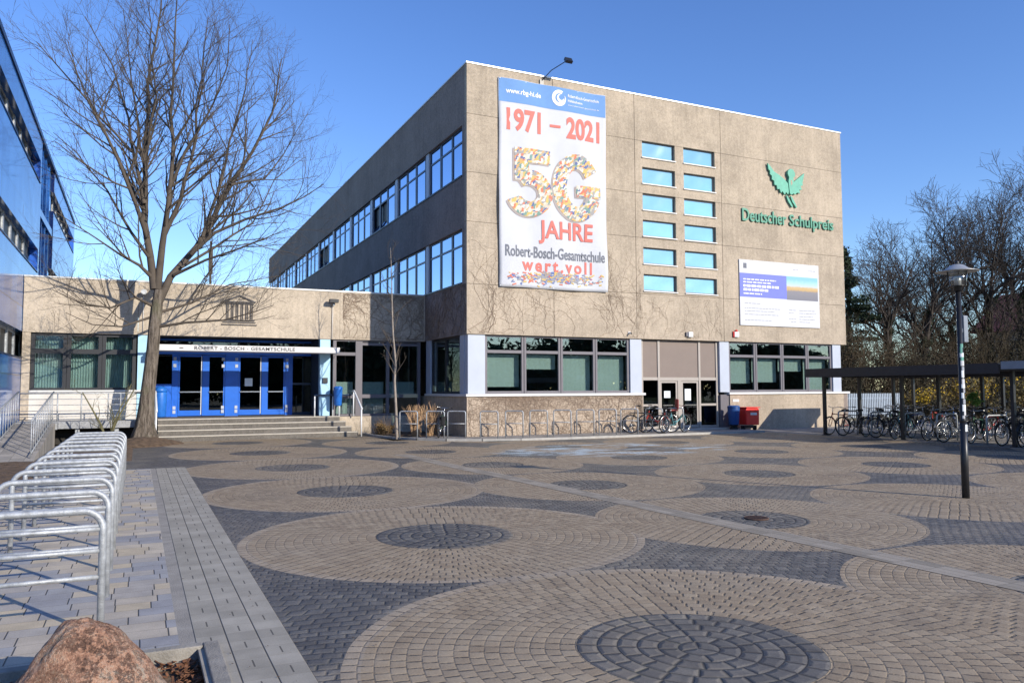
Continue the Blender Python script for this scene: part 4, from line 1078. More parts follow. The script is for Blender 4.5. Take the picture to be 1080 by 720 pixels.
# ================================================================== BLUE BUILDING
BX = -13.67
blu = thing('blue_building', 'long blue glass clad school wing on the left edge', 'building', (BX-5, 8, 0))
bs = [(2.75, 3.62), (6.0, 6.86), (9.30, 10.14)]
secs = [(-14.0, 8.3), (13.0, 24.6)]
b = MB()
for y0, y1 in secs:
    zz = 0.0
    for z0, z1 in bs+[(11.0, 11.0)]:
        b.box(BX-.3, BX, y0, y1, zz, z0); zz = z1
    for k, (z0, z1) in enumerate(bs): b.box(BX-.3, BX, y1-.35, y1, z0, z1)
b.box(BX-12, BX-.305, 24.3, 24.6, 0, 11.0); b.box(BX-12, BX-.305, -14.0, -13.7, 0, 11.0)
b.build('cladding', M['blue_clad'], blu)
boxes('window_reveal', M['blue_reveal'], blu, [(BX-.26, BX-.01, y1-.37, y1-.352, z0+.002, z1-.002) for y0, y1 in secs for z0, z1 in bs])
MB().box(BX-.32, BX+.04, -14.0, 24.65, 11.004, 11.16).build('roof_edge', M['blue_trim'], blu)
MB().box(BX-12, BX-.33, -14.0, 24.6, 10.8, 11.0).build('flat_roof', M['dark_gap'], blu)
b = MB()
for z0, z1 in ((0, 5.4), (5.7, 8.2), (8.5, 10.98)): b.box(BX-.45, BX-.12, 8.32, 12.98, z0, z1)
b.build('stair_glazing', M['stair_glass'], blu)
b = MB()
for y in (9.4, 10.6, 11.8): b.box(BX-.13, BX-.06, y, y+.07, 5.0, 11.0)
for z_ in (5.4, 8.2): b.box(BX-.44, BX-.02, 8.32, 12.98, z_+.01, z_+.29)
b.build('stair_mullion', M['blue_clad'], blu)
cnt = 0; proto = None
for y0, y1 in secs:
    for z0, z1 in bs:
        y = max(y0, -8.0)+.1
        while y+1.55 < y1-.3:
            if proto is None:
                f = MB(); f.box(BX-.26, BX-.18, y, y+.22, z0, z1); f.box(BX-.26, BX-.20, y+.22, y+1.5, z0, z0+.06); f.box(BX-.26, BX-.20, y+.22, y+1.5, z1-.08, z1)
                proto = f.build('window', M['steel'], blu, loc=(0, y-8, z0)); py, pz = y, z0
                MB().box(BX-.25, BX-.23, y+.22, y+1.5, z0+.06, z1-.08).build('pane', M['frame_black'], proto)
            elif cnt < 70:
                q = copy_tree(proto, blu); q.location = (0, y-8, z0)
            cnt += 1; y += 1.5
b = MB()
for y0, y1 in secs:
    for z0, z1 in bs: b.box(BX-.36, BX-.301, y0, y1, z0-.01, z1+.01)
b.build('window_backing', M['frame_black'], blu)
b = MB()
for y0, y1 in secs:
    for z0, z1 in bs: b.box(BX-.27, BX+.025, y0, y1-.36, z0-.004, z0+.03)
b.build('window_sill', M['blue_trim'], blu)

# ================================================================== RAMP, WALKWAY, RAILINGS
rp = thing('access_ramp', 'grey paved access ramp rising beside the blue building', 'ramp', (-13.0, -2.7, 0))
b = MB(); X0, X1 = -13.62, -12.5
b.v += [(X0, -3.2, 0.0), (X1, -3.2, 0.0), (X1, 2.4, .72), (X0, 2.4, .72), (X0, 2.4, 0), (X1, 2.4, 0)]
b.f += [(0, 1, 2, 3), (1, 5, 2), (0, 3, 4), (0, 4, 5, 1), (2, 5, 4, 3)]; b.sm += [False]*5
b.build('ramp_slab', M['footpath'], rp)
b = MB(); b.box(-13.62, -9.98, 2.9, LY+.02, .52, .74); b.box(-13.62, -12.45, 2.401, 2.899, .52, .72)
b.build('walkway_slab', M['walk_conc'], rp, bevel=0.008)
b = MB(); b.box(-13.5, -10.1, 3.6, 3.8, 0.0, .519); b.build('shade_gap_wall', M['dark_gap'], rp)  # near-black wall paints in the shadow gap below the walkway slab
boxes('support_post', M['steel'], rp, [(x, x+.12, 3.0, 3.12, 0, .519) for x in (-12.0, -10.9)])
def baluster_rail(x, label, y0=-2.75, y1=2.6):
    t = thing('ramp_railing', label, 'railing', (x, y0, 0))
    def zr(y): return max(0, (y+3.2)/5.6*.72)
    MB().tube([(x, y0, zr(y0)+.92), (x, y1, zr(y1)+.92)], .024, 8).tube([(x, y0, zr(y0)+.12), (x, y1, zr(y1)+.12)], .014, 6).build('rail', M['steel'], t)
    y = y0
    while y <= y1:
        MB().tube([(x, y, zr(y)+.02), (x, y, zr(y)+.93)], .014, 6).build('baluster', M['steel'], t); y += .46
baluster_rail(-12.58, 'galvanised ramp railing with upright bars beside the soil bed')
baluster_rail(-13.5, 'galvanised ramp railing with upright bars against the blue building', -3.0)
t = thing('walkway_railing', 'galvanised walkway railing with level bars below the curtained windows', 'railing', (-11.5, 2.95, .74))
for x in (-12.5, -11.85, -11.1, -10.75, -10.1): MB().tube([(x, 2.97, .70), (x, 2.97, 1.62)], .02, 8).build('post', M['steel'], t)
for z_ in (.9, 1.08, 1.26, 1.44, 1.62): MB().tube([(-13.5, 2.97, z_), (-10.05, 2.97, z_)], .022 if z_ > 1.6 else .012, 6).build('bar', M['steel'], t)

# ================================================================== FOREGROUND RACKS
def arc_pts(c, r, a0, a1, n=7):
    return [(c[0]+r*math.cos(R(a0+(a1-a0)*i/n)), 0, c[1]+r*math.sin(R(a0+(a1-a0)*i/n))) for i in range(n+1)]
def big_rack():
    t = thing('bike_rack', 'nearest steel bicycle stand behind the red boulder', 'bike rack', (0, 0, 0), 'row of steel bicycle stands on the left pavement')
    w, h, r = .94, .865, .13
    pts = [(0, 0, -.02), (0, 0, h-r)]+arc_pts((-r, h-r), r, 0, 90)[1:]+arc_pts((-w+r, h-r), r, 90, 180)+[(-w, 0, -.02)]
    MB().tube(pts, .0245, 12).build('hoop', M['steel'], t)
    for z_ in (.735, .585, .405): MB().tube([(-w+.01, 0, z_), (-.01, 0, z_)], .0165, 10).build('crossbar', M['steel'], t)
    return t
ord_ = ['nearest', 'second nearest', 'third nearest', 'fourth nearest', 'fifth nearest', 'sixth nearest', 'sixth farthest', 'fifth farthest', 'fourth farthest', 'third farthest', 'second farthest', 'farthest']
rk = big_rack(); rk.location = (-10.46, -18.85, 0)
ys_ = [-18.85, -17.72, -16.66, -15.60, -14.56, -13.52, -12.50, -11.50, -10.50, -9.50, -8.52, -7.56]
for k, y in enumerate(ys_):
    o = rk if k == 0 else copy_tree(rk)
    o.location = (-10.46, y, 0)
    o['label'] = ord_[k]+' steel bicycle stand of the row on the left pavement' if k else 'nearest steel bicycle stand of the row, just behind the red boulder'

# racks by the wall
def small_rack():
    t = thing('wall_bike_rack', 'x', 'bike rack', (0, 0, 0), 'small steel bicycle hoops in front of the building')
    w, h, r = .62, .90, .07
    pts = [(w/2, 0, -.02), (w/2, 0, h-r)]+arc_pts((w/2-r, h-r), r, 0, 90, 5)[1:]+arc_pts((-w/2+r, h-r), r, 90, 180, 5)+[(-w/2, 0, -.02)]
    MB().tube(pts, .021, 10).build('hoop', M['steel'], t)
    MB().tube([(-w/2+.01, 0, .48), (w/2-.01, 0, .48)], .015, 8).build('crossbar', M['steel'], t)
    return t
sr = small_rack(); N7 = ['leftmost', 'second from the left', 'third from the left', 'fourth from the left', 'fifth from the left', 'sixth from the left', 'last, next to the black bicycle']
for k in range(7):
    o = sr if k == 0 else copy_tree(sr)
    o.location = (0.33+.93*k, -1.15, .06); o.rotation_euler = (0, 0, R(-42))
    o['label'] = 'steel hoop before the sunlit base wall, '+N7[k]
for k, (x, y, lb) in enumerate(((-1.95, .45, 'steel hoop beside the thin sapling in the corner bed'), (-1.15, 0.0, 'steel hoop in front of the tall dry grass tuft'), (-.52, -.35, 'steel hoop holding the lone dark bicycle before the shaded wall'))):
    o = copy_tree(sr); o.location = (x, y, .06); o.rotation_euler = (0, 0, R(-35)); o['label'] = lb
for k, (x, lb) in enumerate(((7.0, 'steel hoop between the bicycles at the side entrance, left one'), (7.95, 'steel hoop between the bicycles at the side entrance, right one'))):
    o = copy_tree(sr); o.location = (x, -1.15, .06); o.rotation_euler = (0, 0, R(-42)); o['label'] = lb

# ================================================================== BICYCLES
def wheel(t, x, m_rim, r=.34):
    ty = MB().torus((x, 0, r), r-.02, .021, 'y', 28, 6).build('wheel', M['rubber'], t)
    rm = MB().torus((x, 0, r), r-.045, .010, 'y', 24, 5)
    for k in range(14):
        a = 2*math.pi*k/14; s_ = .02 if k % 2 else -.02
        rm.tube([(x, s_, r), (x+(r-.05)*math.cos(a), 0, r+(r-.05)*math.sin(a))], .0022, 3, False)
    rm.tube([(x, -.045, r), (x, .045, r)], .02, 8)
    rm.build('rim', m_rim, ty)
def bicycle(label, frame_m, step_through=False, basket=False, guard=None, bag=None, child=None):
    t = thing('bicycle', label, 'bicycle', (0, 0, 0), 'bicycles parked around the square')
    wheel(t, .53, M['chrome']); wheel(t, -.53, M['chrome'])
    bb = (-.10, 0, .28); hd = (.38, 0, .80); hb = (.43, 0, .64); se = (-.24, 0, .74); ra = (-.53, 0, .34)
    f = MB()
    f.tube([bb, se], .017, 8); f.tube([hd, hb], .020, 8)
    f.tube([bb, hb], .019, 8)
    if step_through: f.tube([(.41, 0, .72), (.15, 0, .44), (-.15, 0, .40)], .017, 8)
    else: f.tube([(.39, 0, .76), (-.225, 0, .70)], .017, 8)
    for s_ in (-.055, .055): f.tube([(-.11, s_*.5, .28), (-.53, s_, .34)], .010, 6); f.tube([(-.22, s_*.4, .68), (-.53, s_, .34)], .009, 6)
    f.build('frame', frame_m, t)
    k = MB()
    for s_ in (-.055, .055): k.tube([(.435, s_*.5, .64), (.47, s_, .5), (.53, s_, .34)], [.014, .012, .009], 6)
    k.build('fork', frame_m, t)
    k = MB().tube([(.38, 0, .80), (.36, 0, .98)], .013, 6).tube([(.20, -.29, 1.0), (.33, -.22, 1.02), (.38, -.08, .99), (.38, .08, .99), (.33, .22, 1.02), (.20, .29, 1.0)], .012, 6)
    hb_ = k.build('handlebar', M['chrome'], t)
    MB().tube([(.17, -.30, 1.0), (.28, -.25, 1.012)], .017, 6).tube([(.17, .30, 1.0), (.28, .25, 1.012)], .017, 6).build('grip', M['rubber'], hb_)
    MB().tube([(-.24, 0, .72), (-.27, 0, .88)], .013, 6).build('seat_post', M['chrome'], t)
    s = MB(); prof = [(-.40, .085, .90), (-.34, .095, .925), (-.26, .06, .92), (-.18, .028, .915), (-.12, .018, .90)]
    for (x0, w0, z0), (x1, w1, z1) in zip(prof, prof[1:]):
        s.quad((x0, -w0, z0), (x1, -w1, z1), (x1, w1, z1), (x0, w0, z0), True)
        s.quad((x0, -w0, z0-.04), (x1, -w1, z1-.035), (x1, -w1, z1), (x0, -w0, z0)); s.quad((x0, w0, z0), (x1, w1, z1), (x1, w1, z1-.035), (x0, w0, z0-.04))
        s.quad((x0, w0, z0-.04), (x1, w1, z1-.035), (x1, -w1, z1-.035), (x0, -w0, z0-.04))
    s.quad((-.40, -.085, .86), (-.40, -.085, .90), (-.40, .085, .90), (-.40, .085, .86))
    s.build('saddle', M['rubber'], t)
    c = MB().torus((-.10, 0, .28), .085, .008, 'y', 18, 4).tube([(-.10, -.05, .28), (-.10, -.07, .28), (-.02, -.07, .13)], .009, 5).tube([(-.10, .05, .28), (-.10, .07, .28), (-.18, .07, .43)], .009, 5)
    c.tube([(-.10, .02, .365), (-.53, .02, .39)], .005, 4).tube([(-.10, .02, .195), (-.53, .02, .29)], .005, 4)
    c.build('chainset', M['chrome'], t)
    MB().box(-.07, .03, -.13, -.07, .115, .135).box(-.23, -.13, .07, .13, .43, .45).build('pedal', M['rubber'], t)
    if guard is not None:
        for cx, a0, a1 in ((.53, 20, 190), (-.53, -10, 160)):
            g_ = MB(); n = 12
            for i in range(n):
                A, B = R(a0+(a1-a0)*i/n), R(a0+(a1-a0)*(i+1)/n); rr = .368
                g_.quad((cx+rr*math.cos(A), -.028, .34+rr*math.sin(A)), (cx+rr*math.cos(B), -.028, .34+rr*math.sin(B)), (cx+rr*math.cos(B), .028, .34+rr*math.sin(B)), (cx+rr*math.cos(A), .028, .34+rr*math.sin(A)), True)
            g_.build('mudguard', guard, t)
        MB().tube([(-.26, -.05, .74), (-.70, -.06, .75)], .007, 5).tube([(-.26, .05, .74), (-.70, .06, .75)], .007, 5).tube([(-.70, -.06, .75), (-.70, .06, .75)], .007, 5).tube([(-.62, -.06, .75), (-.54, -.06, .36)], .006, 5).tube([(-.62, .06, .75), (-.54, .06, .36)], .006, 5).build('carrier', M['black_steel'], t)
    if basket:
        g_ = MB(); zb = .74
        for k2 in range(5):
            z_ = zb+k2*.055; w_ = .12+k2*.012
            P = [(.45, -w_, z_), (.45+w_*1.9, -w_, z_), (.45+w_*1.9, w_, z_), (.45, w_, z_), (.45, -w_, z_)]
            g_.tube(P, .005, 4, False)
        for k2 in range(8):
            x_ = .45+.23*(k2 % 4)/3.0; y_ = -.12 if k2 < 4 else .12
            g_.tube([(x_, y_, zb), (x_, y_*1.35, zb+.22)], .004, 4, False)
        g_.box(.45, .68, -.12, .12, zb-.01, zb)
        g_.build('basket', M['black_steel'], t)
    if bag is not None:
        MB().box(-.70, -.42, -.20, -.07, .42, .74).build('pannier', bag, t, bevel=0.03)
    if child is not None:
        MB().box(-.72, -.42, -.14, .14, .80, .86).box(-.74, -.68, -.14, .14, .86, 1.25).build('child_seat', child, t, bevel=0.03)
    return t
paint = {'white': mat('bike_white', (.6, .6, .6), .35), 'red': mat('bike_red', (.5, .03, .02), .35), 'black': mat('bike_black', (.015, .015, .018), .35),
         'silver': mat('bike_silver', (.4, .42, .44), .35, metal=.5), 'teal': mat('bike_teal', (.12, .30, .32), .35), 'blue': mat('bike_blue', (.03, .08, .25), .35), 'green': mat('bike_green', (.03, .09, .05), .35)}
bp = {
 'wr': bicycle('a', paint['red'], guard=None), 'bk': bicycle('b', paint['black'], guard=M['black_steel']), 'bs': bicycle('c', paint['black'], True, True, M['black_steel']),
 'sv': bicycle('d', paint['silver'], True, False, M['lamp_metal']), 'bl': bicycle('e', paint['blue'], False, False, M['black_steel'], M['rubber']),
 'tl': bicycle('f', paint['teal'], True, False, M['black_steel']), 'rb': bicycle('g', paint['red'], True, True, M['black_steel'], None, mat('child_seat_red', (.22, .02, .02), .5)),
 'bg': bicycle('h', paint['green'], False, False, M['black_steel'], M['rubber'])}
used = set()
def put_bike(k, x, y, rz, label, z=0.0, tilt=3.0):
    o = bp[k] if k not in used else copy_tree(bp[k]); used.add(k)
    o.location = (x, y, z); o.rotation_euler = (R(tilt), 0, R(rz)); o['label'] = label
# at the side entrance
put_bike('bk', 6.62, -1.15, 150, 'black bicycle leaning beside the last wall hoop left of the side entrance', .06)
put_bike('tl', 7.80, -1.35, 10, 'teal and silver bicycle in front of the side entrance doors', .06)
put_bike('rb', 7.35, -.95, 165, 'bicycle with red child seat between the two others at the side entrance', .06, -3)
put_bike('bg', -.78, .42, 60, 'dark bicycle standing alone in the shaded corner by the dry grass', .06)
# front row under the shelter, front wheels to the square
front = [('wr', -4.35, 184, 'red and white bicycle, first of the row under the shelter beside the wall'),
         ('bk', -5.05, 176, 'black bicycle second from the wall in the front row under the shelter'),
         ('bl', -5.70, 188, 'blue bicycle with black pannier third from the wall under the shelter'),
         ('bs', -6.45, 172, 'black basket bicycle just before the second shelter post'),
         ('tl', -7.05, 10, 'teal bicycle beside the second shelter post'),
         ('sv', -8.15, 182, 'silver bicycle with pale mudguards right of the second shelter post'),
         ('sv', -8.95, 175, 'silver bicycle close behind the street lamp in the front row'),
         ('bg', -9.55, 190, 'green bicycle with pannier hidden partly by the street lamp'),
         ('bk', -10.7, 178, 'black bicycle right of the empty white hoop under the shelter'),
         ('bk', -11.15, 12, 'black bicycle just before the third shelter post'),
         ('bs', -11.75, 184, 'black basket bicycle next to the third shelter post at the right edge'),
         ('bk', -12.5, 176, 'black bicycle at the right picture edge under the shelter')]
for k, y, rz, lb in front: put_bike(k, 12.95+.15*math.sin(y*3), y, rz, lb, 0, 3*math.cos(y*5))
back = [('bg', -3.3, 'first'), ('bk', -4.2, 'second'), ('wr', -5.0, 'third'), ('bl', -5.9, 'fourth'), ('bs', -6.8, 'fifth'), ('bk', -7.6, 'sixth'), ('bg', -8.4, 'seventh')]
for k, y, n_ in back: put_bike(k, 17.3+.2*math.sin(y*2), y, 180+10*math.sin(y*7), 'bicycle in the rear row under the back shelter, '+n_+' from the wall', 0, 3*math.sin(y*4))
mid = [('bs', -4.7, 'first'), ('bl', -5.8, 'second'), ('bk', -7.4, 'third'), ('wr', -8.5, 'fourth'), ('bg', -9.9, 'fifth')]
for k, y, n_ in mid: put_bike(k, 15.0+.2*math.sin(y*2), y, 8*math.sin(y*7), 'bicycle facing away in the middle row between the shelters, '+n_+' from the wall', 0, -3)

# shelter hoops
def sh_rack():
    t = thing('shelter_bike_rack', 'x', 'bike rack', (0, 0, 0), 'white hoops under the bicycle shelter')
    w, h, r = .95, .86, .10
    pts = [(w/2, 0, -.02), (w/2, 0, h-r)]+arc_pts((w/2-r, h-r), r, 0, 90, 5)[1:]+arc_pts((-w/2+r, h-r), r, 90, 180, 5)+[(-w/2, 0, -.02)]
    MB().tube(pts, .026, 10).build('hoop', M['steel'], t)
    MB().tube([(-w/2+.01, 0, .30), (w/2-.01, 0, .30)], .018, 8).build('crossbar', M['steel'], t)
    return t
sh = sh_rack(); first_ = True
for y, lb in ((-4.7, 'hoop between the first two bicycles under the shelter'), (-6.1, 'hoop behind the blue bicycle under the shelter'), (-7.4, 'hoop beside the second shelter post'), (-8.55, 'hoop between the two silver bicycles'), (-10.15, 'empty pale hoop right of the street lamp'), (-11.4, 'hoop beside the third shelter post')):
    o = sh if first_ else copy_tree(sh); first_ = False
    o.location = (12.95, y, 0); o['label'] = lb

# ================================================================== SHELTER
def shelter(x0, x1, y1, y0, xp, ys, label, front_m=None):
    t = thing('bike_shelter', label, 'shelter', (xp[0], y1, 0))
    MB().box(x0, x1, y0, y1, 2.30, 2.36).build('roof', M['dark_roof'], t)
    MB().box(x0-.05, x0-.003, y0, y1, 2.08, 2.38).box(x1+.003, x1+.05, y0, y1, 2.08, 2.38).box(x0-.05, x1+.05, y1+.002, y1+.05, 2.08, 2.38).build('fascia', M['dark_roof'], t)
    boxes('cross_beam', M['dark_roof'], t, [(x0+.02, x1-.02, y-.05, y+.05, 2.16, 2.295) for y in ys])
    for y in ys:
        for x in xp: MB().box(x-.05, x+.05, y-.05, y+.05, 0, 2.158).box(x-.09, x+.09, y-.09, y+.09, 0, .015).build('post', M['black_steel'], t)
    return t
shelter(11.55, 14.9, -4.2, -11.2, (12.25, 14.05), (-4.3, -7.5, -11.1), 'dark flat roofed bicycle shelter nearest the square')
shelter(15.7, 18.3, -3.4, -12.4, (16.95, 18.1), (-3.45, -7.1, -10.9), 'dark bicycle shelter behind the front one')
t = thing('bike_shelter', 'short grey roofed end bay of the front bicycle shelter at the right picture edge', 'shelter', (12.7, -12, 0))
MB().box(11.55, 14.9, -12.0, -11.26, 2.32, 2.38).build('roof', M['grey_sheet'], t)
MB().box(11.50, 11.547, -12.0, -11.26, 2.20, 2.42).box(11.55, 14.9, -12.05, -12.003, 2.20, 2.42).build('fascia', M['grey_sheet'], t)
for x in (12.25, 14.05): MB().box(x-.05, x+.05, -11.95, -11.85, 0, 2.318).build('post', M['black_steel'], t)
shelter(11.2, 15.4, -13.6, -30, (12.25, 14.5), (-14.2, -18.2, -22.2, -26.2), 'long dark bicycle shelter just beyond the right picture edge')
# ================================================================== BINS AT THE WALL
t = thing('red_waste_bin', 'red boxy waste bin beside the blue one at the sunlit wall', 'bin', (12.05, -.5, 0))
b = MB().prism([(11.74, .24), (12.40, .22), (12.42, .84), (12.36, .90), (11.78, .90), (11.72, .84)], -.80, -.30)
b.build('body', M['red'], t, bevel=0.03)
MB().box(11.70, 12.44, -.84, -.26, .904, .94).build('lid', M['red'], t, bevel=0.015)
MB().box(11.95, 12.28, -.806, -.801, .62, .72).build('sticker', M['white_paint'], t)
for x in (11.78, 12.38):
    MB().tube([(x-.03, -.55, .10), (x+.03, -.55, .10)], .10, 14).build('wheel', M['rubber'], t)
MB().box(11.7, 12.45, -.6, -.5, .09, .20).build('axle', M['black_steel'], t)
t = thing('blue_waste_bin', 'dark blue round waste bin left of the red one at the sunlit wall', 'bin', (11.3, -.5, 0))
MB().lathe([(.17, .24), (.20, .28), (.24, .88), (.24, .92)], (11.33, -.52, 0), 20).build('body', M['blue_plastic'], t)
MB().lathe([(.25, .0), (.25, .05), (.18, .09)], (11.33, -.52, .922), 20).build('lid', M['blue_plastic'], t)
MB().box(11.2, 11.46, -.62, -.42, .18, .238).tube([(11.2, -.52, .09), (11.46, -.52, .09)], .09, 12).build('wheel_base', M['rubber'], t)

# ================================================================== STREET LAMP
lp = thing('street_lamp', 'slim black lamp post with flat glass lantern and stickers on the square', 'street lamp', (1.28, -17.14, 0))
x, y = 1.28, -17.14
MB().tube([(x, y, -.02), (x, y, 1.15)], .055, 16).tube([(x, y, 1.15), (x, y, 1.2), (x, y, 3.24)], [.055, .042, .040], 16).build('pole', M['black_steel'], lp)
ln_ = MB().lathe([(.06, 3.20), (.06, 3.26), (.115, 3.28), (.10, 3.27)], (x, y, 0), 20).build('collar', M['black_steel'], lp)
MB().lathe([(.115, 3.28), (.145, 3.50)], (x, y, 0), 24).build('lantern_glass', M['lampglass'], lp)
MB().lathe([(.05, 3.28), (.055, 3.46)], (x, y, 0), 14).build('bulb', M['lamp_metal'], lp)
for k in range(3):
    b = MB(); a = 2*math.pi*k/3+.5; b.tube([(x+.125*math.cos(a), y+.125*math.sin(a), 3.27), (x+.155*math.cos(a), y+.155*math.sin(a), 3.53)], .008, 5); b.build('strut', M['black_steel'], lp)
MB().lathe([(.30, 3.502), (.302, 3.508), (.17, 3.545), (.10, 3.60), (.05, 3.62)], (x, y, 0), 32).build('shade', M['lamp_metal'], lp)
MB().lathe([(.035, 3.61), (.03, 3.66), (.015, 3.68)], (x, y, 0), 12).build('finial', M['black_steel'], lp)
MB().box(x+.07, x+.17, y-.03, y+.03, 2.40, 2.82).box(x+.03, x+.07, y-.012, y+.012, 2.55, 2.62).build('control_box', M['grey_sheet'], lp, bevel=0.01)
rng = random.Random(8)
smats = [M['paper'], M['board_white'], mat('sticker_green', (.12, .35, .28), .6), mat('sticker_grey', (.3, .32, .36), .6)]
z_ = 1.02; k = 0
while z_ < 2.35:
    h = rng.uniform(.04, .12); a0 = rng.uniform(-2.9, -2.0); da = rng.uniform(.8, 1.9); rr = .0565 if z_+h < 1.15 else .0445
    if not (1.02 <= z_ < 1.15 and z_+h > 1.14):
        b = MB(); n = 8
        for i in range(n):
            A, B = a0+da*i/n, a0+da*(i+1)/n
            b.quad((x+rr*math.cos(A), y+rr*math.sin(A), z_), (x+rr*math.cos(B), y+rr*math.sin(B), z_), (x+rr*math.cos(B), y+rr*math.sin(B), z_+h), (x+rr*math.cos(A), y+rr*math.sin(A), z_+h))
        b.build('sticker', smats[rng.choice((0, 0, 1, 2, 3))], lp)
    z_ += h*rng.uniform(.75, 1.3); k += 1
# drain grate in a paving circle
t = thing('drain_grate', 'rusty round drain grate in the centre of a paving circle', 'drain', (-2.93, -17.15, .004))
b = MB()
b.torus((-2.93, -17.15, .008), .15, .010, 'z', 28, 6)
for k in range(-4, 5):
    w_ = math.sqrt(max(0, .145**2-(k*.032)**2)); b.box(-2.93+k*.032-.007, -2.93+k*.032+.007, -17.15-w_, -17.15+w_, .004, .016)
b.build('grate', mat('rusty_iron', (.09, .05, .035), .9, .4, 20), t)
MB().lathe([(.14, .0), (.14, .0035)], (-2.93, -17.15, .001), 20).build('shaft', M['dark_gap'], t)

# ================================================================== TREES
def perp(d, rng):
    v = Vector((rng.gauss(0, 1), rng.gauss(0, 1), rng.gauss(0, 1))); v -= d*v.dot(d)
    return v.normalized()
def branch_line(p, d, L, r0, r1, rng, n=6, up=.10, wob=.16):
    pts = [p.copy()]; rad = [r0]; d = d.normalized()
    for i in range(n):
        d = (d + perp(d, rng)*wob*rng.random() + Vector((0, 0, up))).normalized()
        p = p + d*L/n; pts.append(p.copy()); rad.append(r0+(r1-r0)*(i+1)/n)
    return pts, rad
def spawn(mb, pts, rad, rng, level, lens, dens, up, tmin=.2, wob=.16, rmin=.0035):
    """side shoots along a limb; recursive"""
    tot = sum((b_-a_).length for a_, b_ in zip(pts, pts[1:]))
    if level >= len(lens): return
    n = max(2, int(tot*dens[level]))
    for k in range(n):
        t = tmin+(1-tmin)*(k+rng.random())/n; f = t*(len(pts)-1); i = min(int(f), len(pts)-2); u = f-i
        p = pts[i].lerp(pts[i+1], u); d = (pts[i+1]-pts[i]).normalized(); r = rad[i]+(rad[i+1]-rad[i])*u
        ang = R(rng.uniform(25, 58)); nd = (d*math.cos(ang)+perp(d, rng)*math.sin(ang))
        nd = (nd + Vector((0, 0, .15))).normalized()
        L = lens[level]*rng.uniform(.55, 1.15)*(1.15-.55*t)
        r0 = max(rmin, min(r*.62, r*.35+L*.008)); 
        seg = 5 if level == 0 else 4 if level == 1 else 3
        q, w = branch_line(p, nd, L, r0, max(rmin*.7, r0*.3), rng, seg, up, wob)
        mb.tube(q, w, 5 if level == 0 else 3, False)
        spawn(mb, q, w, rng, level+1, lens, dens, up, .15, wob, rmin)

tree = thing('bare_tree', 'large bare deciduous tree in front of the entrance building', 'tree', (-10.05, 2.64, 0))
rng = random.Random(21)
tr = MB()
trunk = [Vector(p) for p in ((-10.06, 2.1, -.1), (-10.06, 2.1, .25), (-10.04, 2.1, .6), (-10.0, 2.12, 1.3), (-9.93, 2.14, 2.2), (-9.86, 2.15, 3.0), (-9.83, 2.16, 3.7), (-9.78, 2.16, 4.3), (-9.72, 2.16, 4.9))]
trunk = [Vector((-10.26+(p.x+10.26)*1.02, p.y+.54, p.z if p.z < 1 else 1.7+(p.z-1.7)*1.02)) for p in trunk]
# gnarled trunk with root flare
n = 26; base = 0
rads = [.44, .335, .265, .225, .205, .19, .18, .175, .145]
for i, p in enumerate(trunk):
    for j in range(n):
        a = 2*math.pi*j/n
        fl = 1 + (.28 if i < 2 else .12 if i == 2 else .05)*math.sin(a*5+.6)*(1 if i < 3 else .8) + .05*noise.noise((math.cos(a)*2, math.sin(a)*2, p.z*1.4))
        tr.v.append((p.x+rads[i]*fl*math.cos(a), p.y+rads[i]*fl*math.sin(a), p.z))
for i in range(len(trunk)-1):
    for j in range(n):
        a = i*n+j; b_ = i*n+(j+1) % n; tr.f.append((a, b_, b_+n, a+n)); tr.sm.append(True)
tk = tr.build('trunk', M['bark'], tree)
cr = MB()
